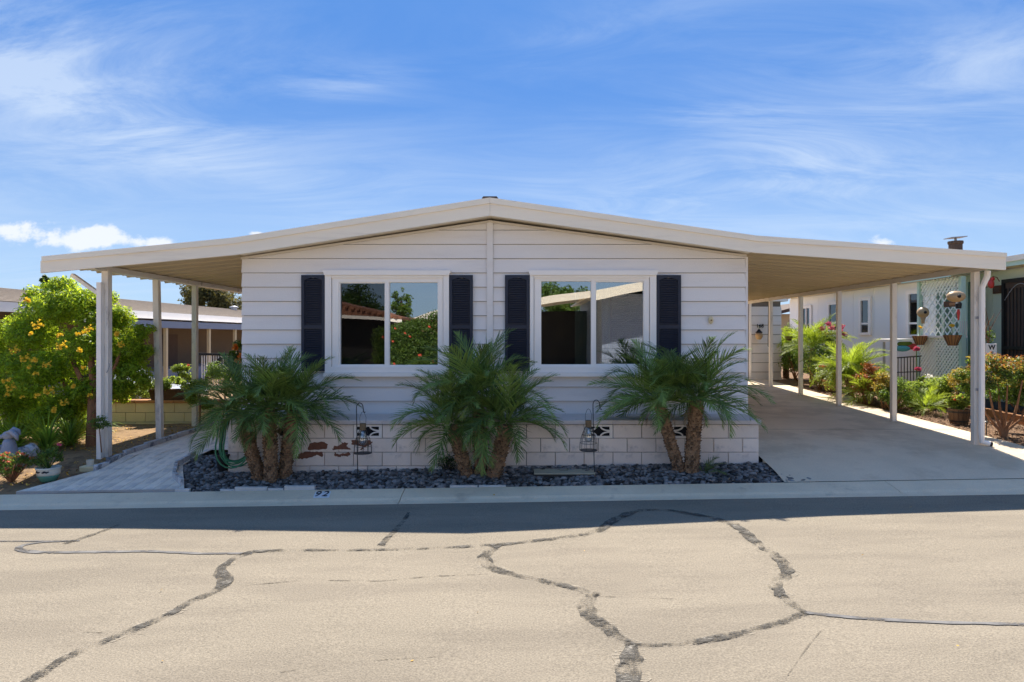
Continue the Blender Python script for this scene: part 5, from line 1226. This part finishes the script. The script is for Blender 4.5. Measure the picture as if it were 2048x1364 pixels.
# hanging baskets with yellow daisies on the shelf
def basket(px, py, d, label, s=1.0):
    x, _, z = P_(px, py, d); t = thing('hanging_basket', label, 'hanging basket', (x, d, z), None)
    MB().lathe([(.08*s, -.1*s), (.17*s, .12*s), (.18*s, .13*s), (.15*s, .12*s)], (x, d, z), 14).build('basket', M['terra'], t)
    rb = MB()
    for q in range(14): a = 2*math.pi*q/14; rb.obox((x+.083*s*math.cos(a), d+.083*s*math.sin(a), z-.1*s), (x+.175*s*math.cos(a), d+.175*s*math.sin(a), z+.125*s), .012, .012)
    rb.build('weave', M['rattan'], t)
    MB().tube([(x, d, z+.1*s), (x-.02, d, z+.32*s)], .006, 5).build('stem', M['mgreen'], t)
    o = link('daisy', flower_mesh('daisy', 9, .05, .03, M['yflower'], int(px)), t, local=True); o.location = (-.02, -.02, .34*s); o.scale = (.9,)*3
basket(1840, 682, 15.6, 'left woven basket with a yellow flower on the lattice shelf', .95); basket(1905, 682, 14.2, 'right woven basket with a yellow flower on the lattice shelf', 1.0)
def gourd(px, py, d, r, label, sc=(1, 1, 1)):
    x, _, z = P_(px, py, d); t = thing('gourd_birdhouse', label, 'birdhouse', (x, d, z))
    MB().ball((x, d, z), r, 14, 9, sc).build('gourd', M['gourd'], t, smooth=True)
    if sc[2] >= 1: MB().lathe([(r*.5, -r*.8), (r*.3, -r*1.4), (r*.25, -r*2)], (x, d, z), 10).build('neck', M['gourd'], t, smooth=True)
    MB().tube([(x, d, z+r*.8), (x, d, z+r*2.2)], .005, 4).build('cord', M['iron'], t)
    MB().ball((x-.02, d-r*sc[1]*.93, z), r*.28, 10, 6).build('entrance', M['black'], t)
gourd(1846, 625, 15.2, .13, 'round pale gourd birdhouse hanging left of the lattice'); gourd(1912, 593, 12.6, .13, 'large brown gourd birdhouse hanging by the downspout', (1.35, 1, .85))
# wooden sign, chimes
ws = thing('wooden_sign', 'small carved wooden sign hanging before the lattice', 'sign', P_(1900, 608, 13.9)); MB().obox(P_(1888, 609, 13.9), P_(1918, 607, 13.6), .02, .12).build('board', M['rattan'], ws); MB().obox(P_(1893, 609, 13.86), P_(1912, 607.5, 13.62), .012, .06).build('inset', M['terra'], ws)
wc = thing('wind_chime', 'dark wind chime with red tassel right of the lattice', 'wind chime', P_(1918, 620, 13.2))
MB().lathe([(.05, 0), (.06, .1), (.03, .14)], P_(1917, 617, 13.2), 10).tube([P_(1917, 612, 13.2), P_(1917, 590, 13.2)], .005, 4).build('cap', M['black'], wc)
MB().lathe([(.015, 0), (.03, .15), (.02, .22)], P_(1917, 640, 13.2), 8).build('tassel', M['red'], wc)
for k in range(4): MB().tube([P_(1921+k*4, 642, 13.0), P_(1921+k*4, 665+k*2, 13.0)], .007, 5).build('tube', M['metalgrey'], wc)
rbd = thing('red_bird_ornament', 'red bird ornament on a bracket beside the porch door', 'ornament', P_(1980, 567, 13.9))
MB().ball(P_(1982, 568, 13.9), .07, 10, 7, (.8, 1, 1.4)).ball(P_(1985, 558, 13.9), .045, 8, 6).build('bird', M['red'], rbd, smooth=True); MB().obox(P_(1973, 574, 13.9), P_(1988, 573, 13.9), .06, .02).tube([P_(1985, 553, 13.95), P_(1994, 555, 13.95), P_(1999, 563, 13.95)], .01, 5).build('bracket', M['rust'], rbd)
pq = thing('wall_plaque', 'dark square plaque on the wall beside the porch door', 'plaque', P_(1996, 579, 14.3)); MB().box(XN-.03, XN-.0, wy(2004), wy(1988), Z_(587, 14.3), Z_(571, 14.3)).build('plaque', M['rattan'], pq); MB().box(XN-.036, XN-.031, wy(2001), wy(1991), Z_(583, 14.3), Z_(575, 14.3)).build('plaque_relief', M['brown'], pq)
wp = thing('porch_planter', 'tall white planter lettered WE with twiggy branches by the porch door', 'planter', P_(1983, 715, 13.0))
x0, _, z1 = P_(1973, 687, 13.0); x1 = X_(1994, 13.0)
MB().bbox(x0, x1, 13.0, 13.2, z1-1.0, z1, .008).build('box', M['white'], wp)
for i, ch in enumerate('WE'): text('letter', ch, .13, M['black'], wp, Matrix.Translation(((x0+x1)/2, 12.996, z1-.08-i*.135)) @ Matrix.Rotation(math.radians(90), 4, 'X'), .001, .004)
br = MB()
for k in range(7): br.tube([((x0+x1)/2, 13.1, z1-.05), ((x0+x1)/2+random.uniform(-.1, .1), 13.1, z1+.3), ((x0+x1)/2+random.uniform(-.3, .25), 13.1+random.uniform(-.1, .1), z1+random.uniform(.4, .85))], [.014, .008, .003], 5)
br.build('branches', M['bark'], wp); foliage('leaves', [((x0+x1)/2, 13.1, z1+.15, .18, .12, .15)], 90, .05, .03, M['mgreen'], wp, seed=9, shell=.1)

# terracotta garden border (bricks)
bd = thing('brick_border', 'raised terracotta brick border of the bed before the mint porch', 'border', (9.2, 12, .4))
y = 10.2; i = 0
while y < 16.8:
    z = drive_z(7.6, y)-.04
    for row in range(2):
        oy = .15 if row else 0
        MB().bbox(9.15, 9.25, y+oy+.003, y+oy+.297, z+row*.095+.002, z+row*.095+.092, .004).build('brick', M['terra'], bd)
    y += .30
sheet('raised_soil', [9.26, XN-.01], [10.2, 13, 16.8], lambda x, y: drive_z(7.6, y)+.10, M['soil'])
# half-barrel planters
def barrel(px, py, d, r, h, label, fc, seed, fcol='lgreen', red=False):
    x = X_(px, d); z = drive_z(7.6, d)-.02; t = thing('barrel_planter', label, 'planter', (x, d, z))
    n = 14
    for q in range(n):
        a0, a1 = 2*math.pi*(q+.03)/n, 2*math.pi*(q+.97)/n; r0_, r1_ = r*.78, r
        c = MB(); c.add([(x+r0_*math.cos(a0), d+r0_*math.sin(a0), z), (x+r0_*math.cos(a1), d+r0_*math.sin(a1), z), (x+r1_*math.cos(a1), d+r1_*math.sin(a1), z+h), (x+r1_*math.cos(a0), d+r1_*math.sin(a0), z+h),
                        (x+(r1_-.02)*math.cos(a1), d+(r1_-.02)*math.sin(a1), z+h), (x+(r1_-.02)*math.cos(a0), d+(r1_-.02)*math.sin(a0), z+h)], [(0, 1, 2, 3), (3, 2, 4, 5)]); c.build('stave', M['barrel'], t)
    for f in (.2, .8):
        rr = r*(.78+.22*f)+.004; MB().lathe([(rr-.001, z+h*f-.015-z), (rr+.002, h*f+.015)], (x, d, z), 20).build('hoop', M['iron'], t)
    MB().lathe([(r*.9, h*.85), (r*.9, h*.87)], (x, d, z), 14).build('soil', M['soil'], t)
    bush(t, (x, d, z+h+fc*.45), (r*1.15, r*1.1, fc*.5), 2200, .05, .028, M[fcol], seed, 12, shell=.15)
    if red: foliage('blossoms', [(x+random.uniform(-.1, .12), d-.05, z+h+fc*.75, .08, .06, .05) for _ in range(4)], 160, .035, .03, M['redfl'], t, seed=seed+1, shell=.1)
barrel(1832, 820, 14.1, .215, .28, 'wooden half barrel planter beside the fourth carport post', .34, 71)
barrel(1918, 851, 12.0, .185, .28, 'wooden half barrel planter behind the front carport post', .26, 72, red=True)
# clay pot with red flowers
px_, dd_ = 1660, 17.2; xx_ = X_(px_, dd_); zz2 = drive_z(7.6, dd_)-.02
tp_ = thing('potted_plant', 'clay pot of red flowers between the second and third carport posts', 'potted plant', (xx_, dd_, zz2))
MB().lathe([(.12, 0), (.18, .27), (.2, .27), (.2, .32), (.17, .32), (.15, .28)], (xx_, dd_, zz2), 16).build('pot', M['terra'], tp_)
bush(tp_, (xx_, dd_, zz2+.48), (.28, .25, .2), 1200, .06, .03, M['lgreen'], 74, 9, shell=.15)
foliage('blossoms', [(xx_+a, dd_-.1, zz2+.62+b, .09, .08, .06) for a, b in ((-.22, .05), (0, .1), (.2, .02), (.08, -.05))], 320, .045, .04, M['redfl'], tp_, seed=75, shell=.1)
# garden shrubs and palms
def shrub(px, pyb, pyt, d, w, m, label, seed, n=3200, L=.055, name='garden_shrub', flowers=None, cat='shrub', wd=.45, stems=5):
    x = max(X_(px, d), 7.75); zb_ = drive_z(7.6, d)-.03 if x < 9.2 else drive_z(7.6, d)+.10; zt2 = Z_(pyt, d); t = thing(name, label, cat, (x, d, zb_)); h = zt2-zb_
    mb = MB(); R_ = random.Random(seed)
    for k in range(stems):
        a = R_.uniform(0, 6.28); mb.tube([(x, d, zb_-.02), (x+w*.2*math.cos(a), d+w*.2*math.sin(a), zb_+h*.35), (x+w*.4*math.cos(a), d+w*.4*math.sin(a), zb_+h*.75)], [.018, .012, .005], 5)
    mb.build('stems', M['bark'], t)
    bush(t, (x, d, zb_+h*.6), (w/2, w/2, h*.42), n, L, L*wd, M[m], seed, 16, shell=.15)
    if flowers:
        R_ = random.Random(seed+5)
        foliage('blossoms', [(x+R_.uniform(-w/2, w/2)*.9, d+R_.uniform(-w/2, w*.1), zb_+h*R_.uniform(.75, 1.02), .09, .09, .07) for _ in range(8)], 420, .05, .04, M[flowers], t, seed=seed+2, shell=.1)
    return t
def gpalm(px, d, h, n, sc, label, seed, elr=(5, 80)):
    x = X_(px, d); z = drive_z(7.6, d)-.03
    return palm((x, d, z), (x, d, z+h), n, seed, label, .09, .07, sc, FS, elr, name='garden_palm')
gpalm(1700, 15.6, .55, 46, 1.0, 'bright feathery garden palm right of the third carport post', 81)
gpalm(1628, 19.0, 1.05, 40, 1.1, 'bright garden palm between the second and third carport posts', 82)
gpalm(1572, 21.0, .85, 40, 1.0, 'garden palm beside the shed with arching yellow fronds', 83)
gpalm(1740, 14.6, .2, 26, .8, 'low palm behind the orange leaved shrub', 84)
gpalm(1850, 13.3, .08, 26, .55, 'small grassy palm behind the fourth carport post', 86)
shrub(1620, 770, 690, 18.3, 1.1, 'mgreen', 'dark green shrub beneath the garden palms by the second post', 91, 4500)
shrub(1595, 765, 695, 20.0, .9, 'mgreen', 'green shrub near the shed corner', 92)
shrub(1660, 770, 650, 18.8, .8, 'mgreen', 'tall shrub with pink blossoms before the pale house', 93, 3000, flowers='pink')
shrub(1725, 790, 722, 14.6, .55, 'rosy', 'shrub with orange red leaves below the garden palm', 94, 1900, .05)
shrub(1765, 800, 745, 13.9, .5, 'olive', 'small amber leaved shrub left of the fourth post', 95, 1600, .05)
shrub(1750, 800, 760, 13.6, .7, 'mgreen', 'low green plants at the edge of the bark chips', 96, 2600, .045)
shrub(1800, 800, 762, 14.0, .6, 'lgreen', 'pale green low shrub behind the fourth post', 97, 2400, .045)
shrub(1885, 790, 742, 14.1, 1.0, 'lgreen', 'bright lime green bush below the lattice', 98, 6500, .05)
shrub(1865, 790, 752, 14.8, .8, 'lgreen', 'pale bush with white blossoms below the left of the lattice', 99, 4000, .05, flowers='whitefl')
shrub(1930, 790, 735, 13.2, .6, 'olive', 'orange tinged bush behind the front carport post', 100, 3200, .045)
shrub(2040, 800, 760, 12.6, 1.0, 'mgreen', 'green bush behind the brick border at the right edge', 101, 3000, .05)
shrub(1700, 790, 715, 15.9, 1.1, 'lgreen', 'full leafy bush under the bright garden palm', 102, 5000, .06)
shrub(1640, 775, 705, 17.6, .9, 'lgreen', 'leafy yellow green bush behind the clay pot', 103, 4000, .06)
shrub(1590, 762, 680, 20.6, 1.0, 'lgreen', 'sunlit bush beside the shed corner', 104, 3500, .07)
shrub(1850, 800, 762, 14.6, .7, 'lgreen', 'light green bush directly behind the first barrel planter', 105, 3500, .05)
# multi-stem shrub front right
fx_, fd = X_(2008, 10.7), 10.7; fz_ = drive_z(7.6, fd)-.03
fs = thing('branching_shrub', 'open branching shrub with amber tipped leaves at the right edge', 'shrub', (fx_, fd, fz_))
mb = MB(); R_ = random.Random(12); tips = []
for (tx, ty, br_) in ((1952, 770, .02), (1975, 760, .022), (1995, 745, .025), (2015, 770, .022), (2045, 760, .024), (2060, 790, .02), (1962, 800, .012), (2035, 800, .02)):
    e_ = W(tx, ty, fd+R_.uniform(-.25, .25)); m_ = Vector((fx_, fd, fz_)).lerp(e_, .5)+Vector(((tx-2008)*.0012, 0, -.05))
    mb.tube([(fx_, fd, fz_-.03), (fx_+(e_.x-fx_)*.15, fd, fz_+.12), m_, e_], [.04, br_*1.2, br_*.8, br_*.4], 7)
mb.build('branches', M['bark'], fs)
cl = [tuple(W(px, py, fd+dy))+(r, r*1.1, r*.75) for px, py, r, dy in ((1955, 745, .18, 0), (1985, 730, .22, .1), (2010, 745, .22, -.1), (2040, 735, .22, 0), (2065, 745, .25, 0), (1975, 765, .2, -.1), (2020, 775, .2, .1), (2050, 780, .2, 0), (1950, 790, .14, .1), (1990, 790, .15, .15), (2035, 800, .13, 0), (1950, 722, .12, .1), (1925, 750, .14, .3), (1930, 775, .12, .3))]
foliage('crown', cl, 7500, .05, .024, M['mgreen'], fs, seed=121, shell=.2)
foliage('young_leaves', [(a, b, c+r*.35, r, s, r*.5) for a, b, c, r, s, _ in cl[:8]+cl[11:13]], 2600, .045, .02, M['olive'], fs, seed=122, shell=.5)
foliage('tips', [(a, b, c+r*.5, r*.9, s, r*.45) for a, b, c, r, s, _ in cl[:5]], 700, .04, .018, M['rosy'], fs, seed=123, shell=.6)
# solar stake lights, iron stake
for i, (px, py, d, lb_) in enumerate(((1872, 0, 12.9, 'bent black iron stake between the two barrel planters'), (1973, 0, 10.9, 'short black garden stake light right of the downspout'), (1714, 0, 14.6, 'small garden stake light below the orange leaved shrub'))):
    x = X_(px, d); z = drive_z(7.6, d)-.02; t = thing('garden_stake', lb_, 'garden stake', (x, d, z))
    MB().tube([(x, d, z-.03), (x, d, z+.20)]+([(x-.06, d, z+.215)] if i == 0 else []), .008, 6).build('stake', M['iron'], t)
    if i: MB().lathe([(.03, 0), (.045, .012), (.02, .03)], (x, d, z+.2), 10).build('light_head', M['iron'], t)
rock(1695, 0, 15.2, .13, (1.2, 1, .8), M['chalk'], 'pale round stone under the garden palm', 31, lambda x, y: drive_z(7.6, y)-.03)
# patio table, cushions, iron fence glimpses
pf = thing('iron_fence', 'black iron fence panel behind the fourth carport post', 'fence', P_(1815, 780, 15.4))
for k in range(9): px = 1790+k*6.2; MB().tube([P_(px, 775, 15.2), P_(px, 714, 15.2)], .01, 5).build('bar', M['iron'], pf)
MB().obox(P_(1786, 716, 15.2), P_(1842, 712, 15.2), .03, .03).build('top_rail', M['iron'], pf); MB().obox(P_(1786, 745, 15.2), P_(1842, 743, 15.2), .02, .02).build('mid_rail', M['iron'], pf)
pb = thing('patio_table', 'white topped patio table behind the carport posts', 'table', P_(1795, 740, 16.8))
MB().obox(P_(1762, 681, 17), P_(1850, 679, 17), .9, .07).build('table_top', M['white'], pb)
for px in (1768, 1835): MB().tube([P_(px, 760, 17), P_(px, 684, 17)], .03, 6).build('leg', M['metalgrey'], pb)
for i, (px, py, m_, lb_) in enumerate(((1805, 697, 'teal', 'teal cushion below the patio table top'), (1826, 693, 'red', 'red cushion below the patio table top'), (1812, 688, 'lgreen', 'green folded cushion below the patio table top'))):
    x, y_, z = P_(px, py, 16.6); mb = MB().ball((x, y_+.02*i, z), .16, 10, 7, (1.3, .6, .5)); tag(mb.build('cushion', M[m_], None, smooth=True), lb_, 'cushion')
for i, (px, py, lb_) in enumerate(((1833, 698, 'pink flower head beside the left hanging basket'), (1836, 738, 'pink flower head low beside the lattice screen'))):
    t = thing('pink_flower', lb_, 'flower', P_(px, py, 14.9)); MB().tube([P_(px, 775, 14.95), P_(px, py, 14.95)], .008, 5).build('stem', M['mgreen'], t)
    o = link('flower_head', flower_mesh('flower_head', 16, .06, .035, M['pink'], i), t, local=True); o.location = (0, 0, 0)
# hanging pots near the shed
for px, py, lb_ in ((1578, 660, 'upper black hanging pot beside the shed'), (1578, 676, 'lower brown hanging pot beside the shed')):
    x, d, z = P_(px, py, 19.6); t = thing('hanging_pot', lb_, 'hanging pot', (x, d, z))
    MB().lathe([(.06, -.08), (.11, .04), (.12, .05), (.09, .05)], (x, d, z), 12).build('pot', M['black'] if py < 670 else M['rattan'], t); MB().tube([(x, d, z+.05), (x, d, z+.3)], .006, 4).build('wire', M['iron'], t)

# homes of the next row behind the lot
for i, (x0_, x1_, m_, lb_) in enumerate(((-24, -9, 'beige', 'beige home of the next row behind the left yard'), (-6, 4, 'mintfar', 'pale home of the next row straight behind the house'), (5.5, 17, 'tan', 'tan home of the next row behind the carport'))):
    t = thing('back_house', lb_, 'house', ((x0_+x1_)/2, 47, 0))
    MB().box(x0_, x1_, 46, 56, -.5, 2.5).build('wall', M[m_], t)
    MB().prism([(x0_-.4, 2.5), ((x0_+x1_)/2, 3.0), (x1_+.4, 2.5)], 45.6, 56.4).build('roof', M['shingleg'], t)
    for f in (.2, .65): MB().box(x0_+(x1_-x0_)*f, x0_+(x1_-x0_)*f+1.4, 45.96, 45.999, 1.0, 2.1).build('window', M['room'], t)
# ------------------------------------------------------------------ across the street (mirrored in the windows, some added for bounce light)
oh = thing('opposite_house', 'white gabled mobile home across the street mirrored in the right window', 'house', (5, -9, 0))
MB().prism([(-.3, 3.15), (1.2, 3.45), (3.0, 3.70), (3.0, 3.98), (1.2, 3.78), (-.3, 3.45)], -8, -7.92).prism([(3.0, 3.55), (6.2, 4.15), (6.2, 4.55), (3.0, 3.95)], -7.9, -7.8).prism([(6.2, 4.15), (10.5, 3.45), (10.5, 3.8), (6.2, 4.55)], -7.9, -7.8).build('fascia_board', M['fascia'], oh)
MB().prism([(-.3, 3.43), (3.0, 3.9), (3.0, 3.96), (-.3, 3.47)], -16, -8.01).prism([(3.0, 3.9), (6.2, 4.5), (10.5, 3.75), (10.5, 3.7), (6.2, 4.4), (3.0, 3.8)], -20, -7.91).build('roof', M['fascia'], oh)
MB().box(3.6, 10, -20, -9.2, 0, 3.9).build('wall', M['blue'], oh)  # dark blue-grey puts the carport's shade into the wall colour
MB().box(-.2, 3.6, -16.2, -16, 0, 3.4).build('wall', M['black'], oh)  # black wall stands for the shade deep inside the carport
for x in (-.1,): MB().box(x, x+.09, -8.1, -8.01, 0, 3.4).build('post', M['white'], oh)
zz_ = .3
while zz_ < 3.6:
    MB().add([(3.6, -9.18, zz_), (10, -9.18, zz_), (10, -9.195, zz_+.24), (3.6, -9.195, zz_+.24)], [(1, 0, 3, 2)]).build('siding_board', M['blue'], oh); zz_ += .24  # boards share the wall's darkened colour, carport shade included
th_ = thing('opposite_house', 'tile roofed house across the street mirrored in the left window', 'house', (-9, -12, 0))
MB().box(-16, -6.2, -20, -11.5, 0, 2.9).build('wall', M['black'], th_)
MB().prism([(-16, 3.9), (-11, 4.1), (-5.6, 2.95), (-5.6, 2.85), (-16, 3.6)], -21, -10.6).build('roof', M['clay'], th_)
MB().prism([(-16, 3.58), (-5.6, 2.83), (-5.6, 2.68), (-16, 3.42)], -10.62, -10.55).build('fascia_board', M['white'], th_)
for i in range(38):
    x = -15.5+i*.26; z = 4.0-.115*max(0, (x+11))*2*.93 if x > -11 else 3.92
    MB().tube([(x, -21, z+.02), (x, -10.5, z+.02)], .085, 7).build('roof_tile', M['clay'], th_)
gh = thing('opposite_house', 'low green roofed house beyond the hedge across the street', 'house', (-3, -20, 0))
MB().box(-6.5, 0, -26, -20, 0, 3.0).build('wall', M['beige'], gh); MB().prism([(-7, 3.0), (-3.4, 4.1), (.4, 3.0)], -26.5, -19.5).build('roof', M['white'], gh)
hd_ = thing('hibiscus_hedge', 'dense clipped hibiscus hedge with red blossoms across the street', 'hedge', (-4, -5, 0))
hc = []
R_ = random.Random(9)
for ix in range(13):
    x = -5.5+ix*.27
    top = min(2.35+.27*(x+5.5), 3.1)
    z = .3
    while z < top-.2:
        for yy in (-5.25, -4.8): hc.append((x+R_.uniform(-.06, .06), yy+R_.uniform(-.1, .1), z+R_.uniform(-.06, .06), .28, .28, .26))
        z += .27
    hc.append((x, -5, top-.18, .3, .35, .22))
foliage('foliage', hc, 32000, .075, .045, M['mgreen'], hd_, seed=131, shell=.3)
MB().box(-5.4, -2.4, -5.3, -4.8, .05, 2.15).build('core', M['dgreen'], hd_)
fmr = flower_mesh('blossom', 5, .05, .06, M['coral'], 77)
for i in range(14):
    x = R_.uniform(-5.3, -2.6); o = link('blossom', fmr, hd_, local=True); o.location = Vector((x, -4.35, R_.uniform(.9, 2.5)))-Vector(hd_.location); o.rotation_euler = (0, 0, math.pi); o.scale = (.7,)*3
for x0_, x1_, y_, lb_ in ((12.5, 24, -8.5, 'unseen cream house added for bounce light across the street, right of the white gabled one'), (-34, -19, -9, 'unseen cream house added for bounce light across the street, left of the tile roofed one')):  # unseen houses added so their sunlit walls bounce warm light
    t = thing('opposite_house', lb_, 'house', ((x0_+x1_)/2, y_, 0))
    MB().box(x0_, x1_, y_-12, y_, 0, 3.1).build('wall', M['beige'], t)
    MB().prism([(x0_-.5, 3.1), ((x0_+x1_)/2, 4.3), (x1_+.5, 3.1)], y_-12.4, y_+.4).build('roof', M['shingleg'], t)
    for f in (.2, .65): MB().box(x0_+(x1_-x0_)*f, x0_+(x1_-x0_)*f+1.6, y_+.001, y_+.04, 1.1, 2.4).build('window', M['room'], t)
def tree_at(label, x, y, ztop, w, h, n, L, m, seed):
    t = thing('tree', label, 'tree', (x, y, 0)); cz = ztop-h/2
    MB().tube([(x, y, -.1), (x+.1, y, cz-h*.2), (x, y, cz+h*.2)], [.25, .18, .06], 8).build('trunk', M['bark'], t)
    foliage('crown', clumpy((x, y, cz), (w/2, w/2, h/2), 30, min(w, h)*.18, seed), n, L, L*.45, M[m], t, seed=seed, shell=.2)
tree_at('round dark tree behind the tile roofed house across the street', -11.5, -26, 6.0, 5.5, 4.5, 9000, .22, 'dgreen', 141)
tree_at('broad tree behind the white house across the street', 3.2, -28, 6.2, 5.5, 3.6, 9000, .22, 'mgreen', 142)
tree_at('slim tree beside the hedge across the street', -6.6, -16, 5.0, 1.4, 3.4, 2500, .16, 'mgreen', 143)
